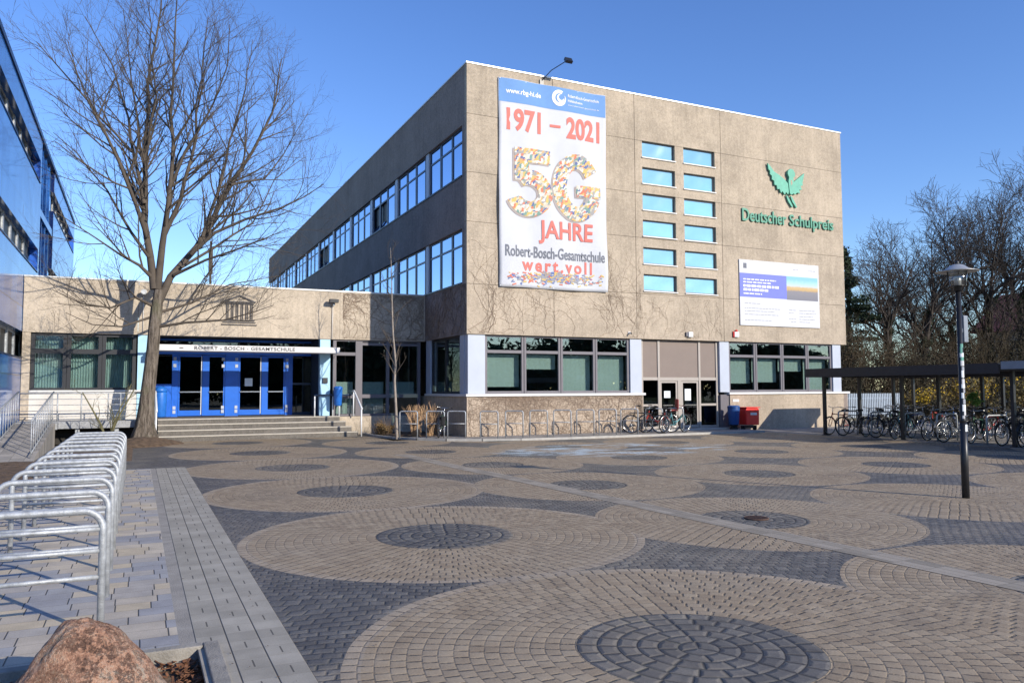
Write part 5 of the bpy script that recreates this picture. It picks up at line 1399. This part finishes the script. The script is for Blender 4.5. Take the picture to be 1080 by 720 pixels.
# limbs: (depth drift, start radius, image-plane outline as x, z metres in the plane of the trunk)
limbs = [(0.5, 0.15, [(-9.85, 4.98), (-10.01, 6.06), (-10.18, 7.22), (-10.2, 9.32), (-10.17, 11.89), (-9.94, 13.66), (-9.85, 15.41)]),
    (-0.3, 0.14, [(-9.76, 4.98), (-9.67, 6.32), (-9.5, 7.81), (-9.39, 9.86), (-9.49, 11.64), (-9.4, 12.93), (-9.38, 14.86)]),
    (1.6, 0.15, [(-9.75, 4.46), (-9.35, 5.44), (-8.6, 6.48), (-7.66, 8.49), (-6.77, 10.2), (-6.03, 11.79), (-5.69, 14.0)]),
    (-1.5, 0.085, [(-8.77, 6.21), (-8.04, 6.95), (-7.15, 7.37), (-6.04, 7.77), (-4.72, 8.65)]),
    (-1.2, 0.09, [(-9.62, 6.71), (-9.12, 7.91), (-8.75, 9.96), (-8.58, 12.3), (-8.45, 13.84)]),
    (-2.0, 0.09, [(-10.09, 6.67), (-10.45, 7.64), (-10.92, 8.84), (-11.83, 10.45), (-13.07, 11.75)]),
    (1.8, 0.085, [(-10.2, 7.75), (-10.52, 9.21), (-10.73, 10.75), (-11.26, 12.64), (-12.18, 14.39)]),
    (-1.0, 0.08, [(-9.94, 5.38), (-10.3, 5.7), (-10.86, 5.93), (-11.52, 6.43), (-12.63, 7.09)]),
    (2.2, 0.07, [(-8.42, 6.81), (-7.91, 8.57), (-7.51, 10.43), (-6.97, 12.68), (-6.69, 14.79)]),
    (-2.4, 0.07, [(-9.47, 8.3), (-9.01, 9.5), (-8.27, 11.01), (-7.92, 12.15), (-7.89, 13.17)]),
    (2.4, 0.07, [(-10.01, 5.99), (-10.55, 6.87), (-11.33, 8.35), (-12.26, 9.69), (-13.06, 10.43)]),
    (2.5, 0.06, [(-10.19, 8.85), (-10.46, 10.6), (-10.76, 12.88), (-11.01, 15.24)]),
    (-2.5, 0.05, [(-10.13, 9.8), (-9.93, 11.14), (-10.12, 12.33), (-10.26, 13.38)]),
    (-2.4, 0.065, [(-9.27, 5.48), (-8.35, 5.92), (-7.38, 6.26), (-5.99, 6.88)]),
    (2.0, 0.055, [(-9.06, 5.74), (-7.98, 6.52), (-6.74, 7.61), (-5.9, 9.37), (-4.74, 10.56)]),
    (-2.4, 0.065, [(-9.92, 4.45), (-10.44, 4.65), (-11.11, 4.21), (-11.84, 4.31), (-12.49, 4.56)]),
    (-1.6, 0.06, [(-9.82, 3.74), (-8.89, 3.87), (-7.78, 4.0), (-6.94, 4.22), (-6.33, 4.45)]),
    (2.2, 0.055, [(-9.74, 4.21), (-8.71, 4.62), (-7.38, 5.43), (-5.56, 5.99)]),
    (-2.0, 0.045, [(-9.97, 4.05), (-10.75, 3.68), (-11.54, 3.69), (-12.26, 3.93)]),
    (-2.8, 0.05, [(-9.36, 9.91), (-8.76, 11.03), (-8.55, 12.03), (-8.36, 12.9)]),
    (2.8, 0.05, [(-7.57, 8.67), (-6.34, 9.15), (-5.34, 10.95), (-4.5, 12.51)]),
    (2.0, 0.05, [(-10.61, 9.42), (-11.65, 10.69), (-12.3, 12.22), (-12.67, 13.55)])]
for dy, r0, pts in limbs:
    P = []
    for i, (X, Z) in enumerate(pts):
        t_ = i/(len(pts)-1); P.append(Vector((X, 2.7+dy*t_**1.2, Z)))
    # refine with jitter
    Q = [P[0]]
    for a_, b_ in zip(P, P[1:]):
        m_ = max(1, int((b_-a_).length/.7))
        for k in range(1, m_+1):
            q = a_.lerp(b_, k/m_) + Vector((rng.gauss(0, .028), rng.gauss(0, .028), rng.gauss(0, .02))); Q.append(q)
    r0 *= .85; w = [r0*(1-.90*(i/(len(Q)-1))**.7)+.004 for i in range(len(Q))]
    cr.tube(Q, w, 8, False)
    spawn(cr, Q, w, rng, 0, [2.4, 1.15, .55], [2.5, 3.9, 4.9], .045, .14, .2, .0032)
cr.build('crown', M['twig'], tree)

# forked shrub by the walkway
t = thing('forked_shrub', 'small forked green barked shrub in front of the walkway railing', 'shrub', (-10.9, 1.6, .05))
b = MB(); P0 = Vector((-11.05, 1.7, -.02))
for tgt, r0 in (((-11.75, 1.6, 1.65), .045), ((-10.35, 1.7, 1.75), .05), ((-10.75, 1.65, .9), .03), ((-10.45, 1.8, 1.9), .03)):
    T = Vector(tgt); mid = P0.lerp(T, .45)+Vector(((P0.x-T.x)*.18, 0, -.06)); Q = [P0, P0+Vector((0, 0, .12)), mid, T]; w = [r0, r0*.9, r0*.7, r0*.35]
    b.tube(Q, w, 6, False); spawn(b, Q, w, rng, 0, [.9, .45, .2], [3, 4, 5], .06, .45, .25, .003)
b.build('stems', M['bark_green'], t)
# sapling in the corner bed
t = thing('young_tree', 'slender pale sapling growing in the bed at the building corner', 'tree', (-2.2, .94, .05))
b = MB(); Q = [Vector(p) for p in ((-2.2, .94, 0), (-2.24, .94, 1.0), (-2.3, .93, 2.0), (-2.26, .94, 2.6), (-2.36, .94, 3.6), (-2.40, .95, 4.6), (-2.42, .94, 5.6), (-2.47, .94, 6.6))]
w = [.055, .048, .042, .036, .03, .024, .016, .006]
b.tube(Q, w, 8, False); b.build('trunk', M['sapling'], t)
b = MB(); spawn(b, Q, w, rng, 0, [1.15, .5, .25], [3.2, 3.2, 4], .05, .30, .2, .0035)
b.build('crown', M['twig'], t)

def leaf_cloud(mb, rng, cx, cy, cz, rx, ry, rz, n, s, clumps=14):
    cs = []
    for _ in range(clumps):
        a, e = rng.uniform(0, 6.28), rng.uniform(-1, 1); rr = rng.uniform(.25, .85)
        cs.append((cx+rx*rr*math.cos(a)*math.sqrt(1-e*e*.6), cy+ry*rr*math.sin(a), cz+rz*e*rr, rng.uniform(.22, .42)))
    for _ in range(n):
        c = rng.choice(cs); k = c[3]
        p = Vector((c[0]+rng.gauss(0, rx*k*.6), c[1]+rng.gauss(0, ry*k*.6), c[2]+rng.gauss(0, rz*k*.6)))
        if p.z < 0.02: p.z = rng.uniform(.02, .3)
        u = Vector((rng.gauss(0, 1), rng.gauss(0, 1), rng.gauss(0, 1))).normalized(); v = perp(u, rng); q = s*rng.uniform(.5, 1.3)
        mb.quad(p-u*q, p-v*q*.55, p+u*q, p+v*q*.55)
# background bare trees
def bare_tree(x, y, h, lean, seed, label, spread=1.0, rmin=.012, th=.28):
    h *= 1.13
    rng = random.Random(seed); t = thing('bare_tree', label, 'tree', (x, y, -.15), 'bare trees behind the bicycle shelters')
    b = MB(); Q, w = branch_line(Vector((x, y, -.15)), Vector((lean, 0, 1)), h*.45, th, th*.6, rng, 7, .12, .10)
    b.tube(Q, w, 8, False); b.build('trunk', M['far_twig'], t)
    c = MB(); top = Q[-1]
    for k in range(7):
        a = 2*math.pi*k/7+rng.random(); tilt = rng.uniform(.2, 1.15)*spread
        d = Vector((math.cos(a)*tilt, math.sin(a)*tilt, 1)).normalized()
        L = h*rng.uniform(.42, .60)*(1.05-.25*tilt)
        st_ = Q[rng.choice((4, 5, 6, 7))]
        q, ww = branch_line(st_, d, L, th*.42, rmin, rng, 9, .05, .42)
        c.tube(q, ww, 5, False)
        spawn(c, q, ww, rng, 0, [h*.22, h*.11, h*.055], [1.9, 2.6, 3.2], .02, .12, .34, rmin)
    for k in range(6):
        d = Vector((rng.uniform(-1, 1), rng.uniform(-1, 1), .55)).normalized(); st_ = Q[rng.choice((3, 4, 5))]
        q, ww = branch_line(st_, d, h*.32, th*.28, rmin, rng, 6, .10, .24)
        c.tube(q, ww, 4, False); spawn(c, q, ww, rng, 0, [h*.16, h*.08, h*.04], [1.5, 1.9, 2.2], .04, .12, .25, rmin)
    c.build('crown', M['far_twig'], t)
    if th > .2:
        iv = MB()
        for p_ in Q[2:]: leaf_cloud(iv, rng, p_.x, p_.y, p_.z, .5, .5, .6, 260, .09, 4)
        iv.build('ivy', M['green_leaf'], t)
bare_tree(37.3, 13.0, 13.2, .05, 1, 'bare spreading tree just right of the building corner, leftmost of the bare trees', 1.2)
bare_tree(41.2, 13.5, 14.4, -.02, 2, 'tall bare tree with straight stem behind the lamp')
bare_tree(45.5, 14.0, 13.2, .12, 3, 'leaning bare tree right of the street lamp', 1.1)
bare_tree(46.6, 12.0, 16.6, -.02, 4, 'tallest bare tree near the right picture edge', .9)
bare_tree(50.5, 12.0, 17.0, .03, 5, 'bare tree cut by the right picture edge', .9)
bare_tree(35.0, 17.0, 10.0, .12, 6, 'smaller bare tree near the dark evergreen', 1.1, .011, .18)

# leafy clumps
def evergreen(x, y, h, rr, seed, label, m='green_leaf'):
    rng = random.Random(seed); t = thing('evergreen_tree', label, 'tree', (x, y, -.15))
    b = MB(); b.tube([(x, y, -.15), (x+.2, y, h*.5), (x+.3, y, h*.95)], [.25, .17, .04], 8, False)
    for k in range(14):
        a = rng.uniform(0, 6.28); z0 = h*rng.uniform(.3, .9); L = rr*rng.uniform(.5, 1)*(1.15-z0/h)
        b.tube([(x+.2, y, z0), (x+math.cos(a)*L, y+math.sin(a)*L, z0+.3)], [.06, .02], 4, False)
    b.build('trunk', M['far_twig'], t)
    c = MB()
    for k in range(16):
        z0 = h*(.28+.70*k/15); w_ = rr*(1.1-.75*(k/15))*rng.uniform(.6, 1.1); a = rng.uniform(0, 6.28)
        leaf_cloud(c, rng, x+math.cos(a)*w_*.5, y+math.sin(a)*w_*.5, z0, w_*.8, w_*.8, h*.05, 620, .11, 5)
    c.build('crown', M[m], t)
evergreen(34.4, 14.0, 11.5, 2.3, 31, 'dark evergreen tree just beside the right building corner')
def shrub(x, y, rx, h, m, seed, label, n=9500, s=.06, group=None, twig=True, ry=None, flower=None):
    rng = random.Random(seed); t = thing('shrub', label, 'shrub', (x, y, -.15), group)
    ry = ry or rx*.7
    if twig:
        b = MB()
        for k in range(26):
            d = Vector((rng.uniform(-.6, .6), rng.uniform(-.4, .4), 1)); st_ = Vector((x+rng.uniform(-rx, rx)*.6, y+rng.uniform(-ry, ry)*.5, -.1))
            q, w = branch_line(st_, d, h*rng.uniform(.8, 1.15), .03, .008, rng, 6, .03, .25); b.tube(q, w, 4, False)
            spawn(b, q, w, rng, 0, [h*.28, h*.12], [1.8, 2.4], .05, .25, .25, .008)
        b.build('stems', M['tan' if m != 'yellow_flower' else 'far_twig'], t)
    c = MB(); leaf_cloud(c, rng, x, y, h*.45, rx, ry, h*.5, n, s, 26); c.build('foliage', M[m], t)
    if flower:
        c = MB(); leaf_cloud(c, rng, x, y, h*.55, rx, ry, h*.45, flower, .05, 30); c.build('blossom', M['yellow_flower'], t)
S = 'shrubs of the thicket behind the shelters'
shrub(28.6, 10.0, 1.9, 5.0, 'olive', 41, 'olive brown shrub directly right of the building corner', group=S)
shrub(32.2, 10.5, 2.3, 5.6, 'tan', 42, 'tan coloured tall shrub second from the building corner', group=S)
shrub(35.8, 10.0, 2.4, 4.6, 'olive', 43, 'olive shrub left of the lamp in the thicket', group=S)
shrub(39.4, 10.5, 2.4, 5.2, 'tan', 44, 'tan shrub seen just left of the lamp pole', group=S)
shrub(43.0, 10.5, 2.4, 6.4, 'olive', 45, 'dark high shrub right of the lamp pole', group=S)
shrub(47.0, 10.5, 2.6, 6.8, 'olive', 46, 'dark high shrub at the right picture edge', group=S)
shrub(33.5, 14.0, 3.0, 6.5, 'olive', 47, 'tall dark brush behind the tan shrub', group=S, n=11000)
shrub(40.5, 14.5, 3.4, 7.4, 'olive', 48, 'tall dark brush below the bare tree with the straight stem', group=S, n=12000)
shrub(47.5, 14.5, 3.6, 8.6, 'olive', 49, 'tall dark brush under the tallest bare tree', group=S, n=13000)
Y = 'yellow flowering shrubs behind the shelters'
for k, (x_, y_, r_, h_, lb) in enumerate(((26.2, 2.0, 1.4, 1.9, 'forsythia like yellow shrub left of the second shelter post'), (29.0, 1.4, 1.5, 2.5, 'yellow flowering shrub right of the slatted fence'), (31.6, 0.2, 1.5, 2.6, 'yellow flowering shrub behind the lamp pole'), (34.2, -.8, 1.5, 2.7, 'yellow flowering shrub right of the lamp pole'), (37.2, -.5, 1.6, 3.6, 'tall yellow flowering shrub showing above the shelter roof'), (40.5, -.3, 1.7, 3.7, 'yellow flowering shrub above the shelter at the right edge'))):
    shrub(x_, y_, r_, h_, 'brown_shrub', 60+k, lb, 2600, .07, Y, True, None, 1300 if k > 3 else 800)
# hedge behind bikes
b = MB(); rng = random.Random(77)
for k in range(16): leaf_cloud(b, rng, 21.5+.1*k, -13+k*.9, .6, .5, .6, .55, 900, .05, 8)
tag(b.build('hedge', M['olive']), 'low dark hedge running behind the rear bicycle row', 'hedge')
t = thing('potted_greenery', 'bright green leafy bush between the bicycles by the second shelter post', 'plant', (15.9, -7.4, 0))
b = MB(); leaf_cloud(b, rng, 15.9, -7.4, 1.25, .3, .3, .32, 700, .045, 6); b.build('foliage', M['light_leaf'], t)
MB().tube([(15.9, -7.4, 0), (15.9, -7.4, 1.1)], .02, 6).build('stem', M['twig'], t)
# slatted fence
t = thing('slatted_fence', 'pale blue grey fence of upright slats right of the building', 'fence', (21.5, 2.0, 0))
b = MB()
for k in range(34): b.box(20.3+k*.12, 20.3+k*.12+.07, 1.98, 2.0, .25, 1.42)
b.build('slats', M['fence_slat'], t)
MB().box(20.2, 24.5, 2.003, 2.04, .4, .48).box(20.2, 24.5, 2.003, 2.04, 1.15, 1.23).build('rail', M['fence_slat'], t)
for x_ in (20.25, 22.3, 24.4): MB().box(x_, x_+.08, 2.043, 2.12, -.15, 1.4).build('post', M['black_steel'], t)
# far house
t = thing('house', 'small house with red tiled roof half hidden by brush at the right edge', 'house', (60, 14, -.15))
MB().box(57.5, 66, 12, 20, -.16, 6.6).build('wall', M['tile_wall'], t)
MB().box(58.6, 59.6, 11.96, 12.0, 4.4, 5.6).build('window', M['frame_black'], t)
b = MB(); b.prism([(56.9, 6.5), (66.6, 6.5), (61.7, 10.2)], 11.6, 20.4); b.build('roof', M['roof_tile'], t)

# dry grasses and brown shrub in the corner bed
def grass_tuft(x, y, h, n, r, seed, label):
    rng = random.Random(seed); b = MB()
    for _ in range(n):
        a = rng.uniform(0, 6.28); rr = r*math.sqrt(rng.random()); px_, py_ = x+rr*math.cos(a), y+rr*math.sin(a)
        L = h*rng.uniform(.6, 1.1); dx, dy = rng.gauss(0, .13)*L+math.cos(a)*.08, rng.gauss(0, .13)*L+math.sin(a)*.08; w = rng.uniform(.003, .007)
        p0 = Vector((px_, py_, .05)); p1 = p0+Vector((dx*.35, dy*.35, L*.6)); p2 = p0+Vector((dx, dy, L)); s_ = Vector((w, w*.4, 0))
        b.quad(p0-s_, p0+s_, p1+s_, p1-s_); b.quad(p1-s_, p1+s_, p2+s_*.6, p2-s_*.6)
    return tag(b.build('ornamental_grass', M['dry_grass']), label, 'grass tuft', 'dry grass tufts in the corner bed')
grass_tuft(-1.45, 1.1, 1.05, 150, .16, 1, 'broad straw coloured grass tuft right of the sapling')
grass_tuft(-.88, 1.35, 1.0, 80, .12, 2, 'narrow straw coloured grass tuft nearer the shaded wall')
grass_tuft(-.55, 1.5, 1.15, 60, .10, 3, 'thin straw coloured grass tuft right beside the shaded wall')
rng = random.Random(9); t = thing('low_shrub', 'low brownish shrub at the foot of the steps beside the sapling', 'shrub', (-2.2, 2.4, .05))
b = MB(); leaf_cloud(b, rng, -2.0, 3.3, .30, .40, .55, .28, 2600, .03, 14); b.build('foliage', mat('rusty_low_leaf', (.20, .13, .055), .9, .4, 5), t)
b = MB()
for _ in range(60):
    p0 = Vector((-2.0+rng.gauss(0, .2), 3.3+rng.gauss(0, .3), .05)); b.tube([p0, p0+Vector((rng.gauss(0, .2), rng.gauss(0, .2), rng.uniform(.4, .75)))], .004, 3, False)
b.build('stems', M['vine'], t)

# climbing stems on the walls
def vine(name, seed, starts, plane, bounds, label, steps=70, prob=.10, r0=.012):
    r0 *= .62
    rng = random.Random(seed); mb = MB(); ax, val = plane
    def P(u, z, lift): return (u, val-lift, z) if ax == 'y' else (val-lift, u, z)
    stack = [(u, z, a, r0, steps) for u, z, a in starts]; cnt = 0
    while stack and cnt < 900:
        u, z, a, r, n = stack.pop(); pts = [P(u, z, r*.8)]; rr = [r]
        for i in range(n):
            a += rng.gauss(0, .28); a += (math.pi/2-a)*.03
            st_ = .075; nu, nz = u+math.cos(a)*st_, z+math.sin(a)*st_
            if not (bounds[0] < nu < bounds[1] and bounds[2] < nz < bounds[3]):
                a += math.pi*.5*rng.choice((-1, 1)); continue
            if any(h[0]-.05 < nu < h[1]+.05 and h[2]-.05 < nz < h[3]+.05 for h in bounds[4:]): a += 1.2; continue
            u, z = nu, nz; r = max(.0035, r*.985); pts.append(P(u, z, r*.8)); rr.append(r)
            if rng.random() < prob and n-i > 8: stack.append((u, z, a+rng.choice((-1, 1))*rng.uniform(.4, 1.2), r*.75, int((n-i)*.7)))
        if len(pts) > 2: mb.tube(pts, rr, 4, False); cnt += 1
    return tag(mb.build(name, M['vine']), label, 'climbing plant')
vine('climbing_vine', 1, [(x_, .03, R(70+40*math.sin(x_*5))) for x_ in (.2, .6, 1.0, 1.5, 1.9, 2.3, 2.8, 3.3, 3.7, 4.2, 4.7, 5.2, 5.7, 6.1, 6.5, 6.9)], ('y', 0.0), (0.03, 7.3, .02, 1.43), 'bare creeper stems spreading over the sunlit base wall', 60, .16, .011)
vine('climbing_vine', 2, [(x_, 3.66, R(60+50*math.sin(x_*7))) for x_ in (.15, .45, .8)], ('y', 0.0), (.02, 1.16, 3.64, 9.6), 'bare creeper stems climbing the concrete corner left of the banner', 60, .09, .013)
vine('climbing_vine', 3, [(x_, 3.66, R(50+60*math.sin(x_*9))) for x_ in (.5, 1.3, 2.2, 3.1, 4.2, 5.4, 6.5)], ('y', 0.0), (.02, 7.05, 3.64, 5.28), 'bare creeper stems on the concrete just below the banner', 42, .13, .009)
vine('climbing_vine', 4, [(x_, 3.8, R(60+50*math.sin(x_*9))) for x_ in (6.0, 6.7)], ('y', 0.0), (5.8, 7.3, 3.64, 11.0), 'bare creeper stems between the banner and the small windows', 70, .09, .010)
vine('climbing_vine', 5, [(x_, 3.66, R(70+40*math.sin(x_*9))) for x_ in (-2.9, -2.4, -2.0, -1.6, -1.2, -.8, -.4)], ('y', LY), (-3.3, -.05, 3.62, 5.38), 'bare creeper stems on the entrance roof edge near the main building', 60, .16, .012)
vine('climbing_vine', 6, [(y_, 3.66, R(70+40*math.sin(y_*9))) for y_ in (.4, .9, 1.5, 2.1, 2.8, 3.4, 4.0)], ('x', 0.0), (.05, 4.3, 3.64, 5.40), 'bare creeper stems on the shaded side wall above the corner bed', 55, .15, .012)
vine('climbing_vine', 7, [(x_, 3.66, R(70+40*math.sin(x_*9))) for x_ in (7.4, 8.2, 9.0, 9.8, 10.6, 11.2)], ('y', 0.0), (7.12, 11.3, 3.64, 5.3), 'thin creeper stems above the side entrance', 30, .12, .007)

# trees behind the viewer, seen only as reflections in the ground floor glass
for k in range(14):
    x_, y_, h_ = -22+k*8.2, -64+3*math.sin(k*2.3), 9.0+1.2*math.sin(k*1.7)
    rng = random.Random(100+k); t = thing('evergreen_tree', 'dark tree mirrored in the ground floor windows', 'tree', (x_, y_, -.15), 'dark trees mirrored in the windows')
    MB().tube([(x_, y_, -.15), (x_, y_, h_*.6)], [.3, .12], 8, False).build('trunk', M['far_twig'], t)
    b = MB(); leaf_cloud(b, rng, x_, y_, h_*.42, 5.4, 2.5, h_*.5, 6000, .5, 44); b.build('crown', M['green_leaf'], t)

# ================================================================== LIGHT, SKY, CAMERA
w = bpy.data.worlds.new('World'); scene.world = w; w.use_nodes = True
nt = w.node_tree; bg = nt.nodes['Background']
SUN_EL = R(22.5); ldir = Vector((-.454*math.cos(SUN_EL), .891*math.cos(SUN_EL), -math.sin(SUN_EL)))
az = math.atan2(.454, -.891)
sky = nt.nodes.new('ShaderNodeTexSky'); sky.sky_type = 'NISHITA'; sky.sun_disc = False
sky.sun_elevation = SUN_EL; sky.sun_rotation = az
sky.air_density = 1.0; sky.dust_density = 0.1; sky.ozone_density = 3.5; sky.altitude = 100
hs = nt.nodes.new('ShaderNodeHueSaturation'); hs.inputs['Saturation'].default_value = 1.16; hs.inputs['Value'].default_value = 1.38; hs.inputs['Hue'].default_value = 0.514
nt.links.new(sky.outputs[0], hs.inputs['Color']); nt.links.new(hs.outputs[0], bg.inputs[0]); bg.inputs[1].default_value = 0.135
sl = bpy.data.lights.new('sun', 'SUN'); sl.energy = 4.7; sl.angle = R(.55); sl.color = (1.0, .915, .79)
so = bpy.data.objects.new('sun', sl); COL.objects.link(so)
so.rotation_euler = ldir.to_track_quat('-Z', 'Y').to_euler()

cam = bpy.data.cameras.new('camera'); co = bpy.data.objects.new('camera', cam); COL.objects.link(co)
f_, yaw, pitch, roll = 824.86, .4458, .0607, -.0039
cy_, sy_, cp, sp = math.cos(yaw), math.sin(yaw), math.cos(pitch), math.sin(pitch)
Fv = Vector((sy_*cp, cy_*cp, sp)); Rv = Vector((cy_, -sy_, 0)); Uv = Rv.cross(Fv)
c_, s_ = math.cos(roll), math.sin(roll); R2 = Rv*c_+Uv*s_; U2 = -Rv*s_+Uv*c_
co.matrix_world = Matrix(((R2.x, U2.x, -Fv.x, -10.2612), (R2.y, U2.y, -Fv.y, -25.1065), (R2.z, U2.z, -Fv.z, 1.7), (0, 0, 0, 1)))
cam.sensor_width = 36; cam.lens = f_/1080*36; cam.clip_start = .05; cam.clip_end = 3000
scene.camera = co
vs = scene.view_settings; vs.view_transform = 'Standard'; vs.look = 'None'; vs.exposure = 0.24; vs.gamma = 1; vs.use_curve_mapping = False
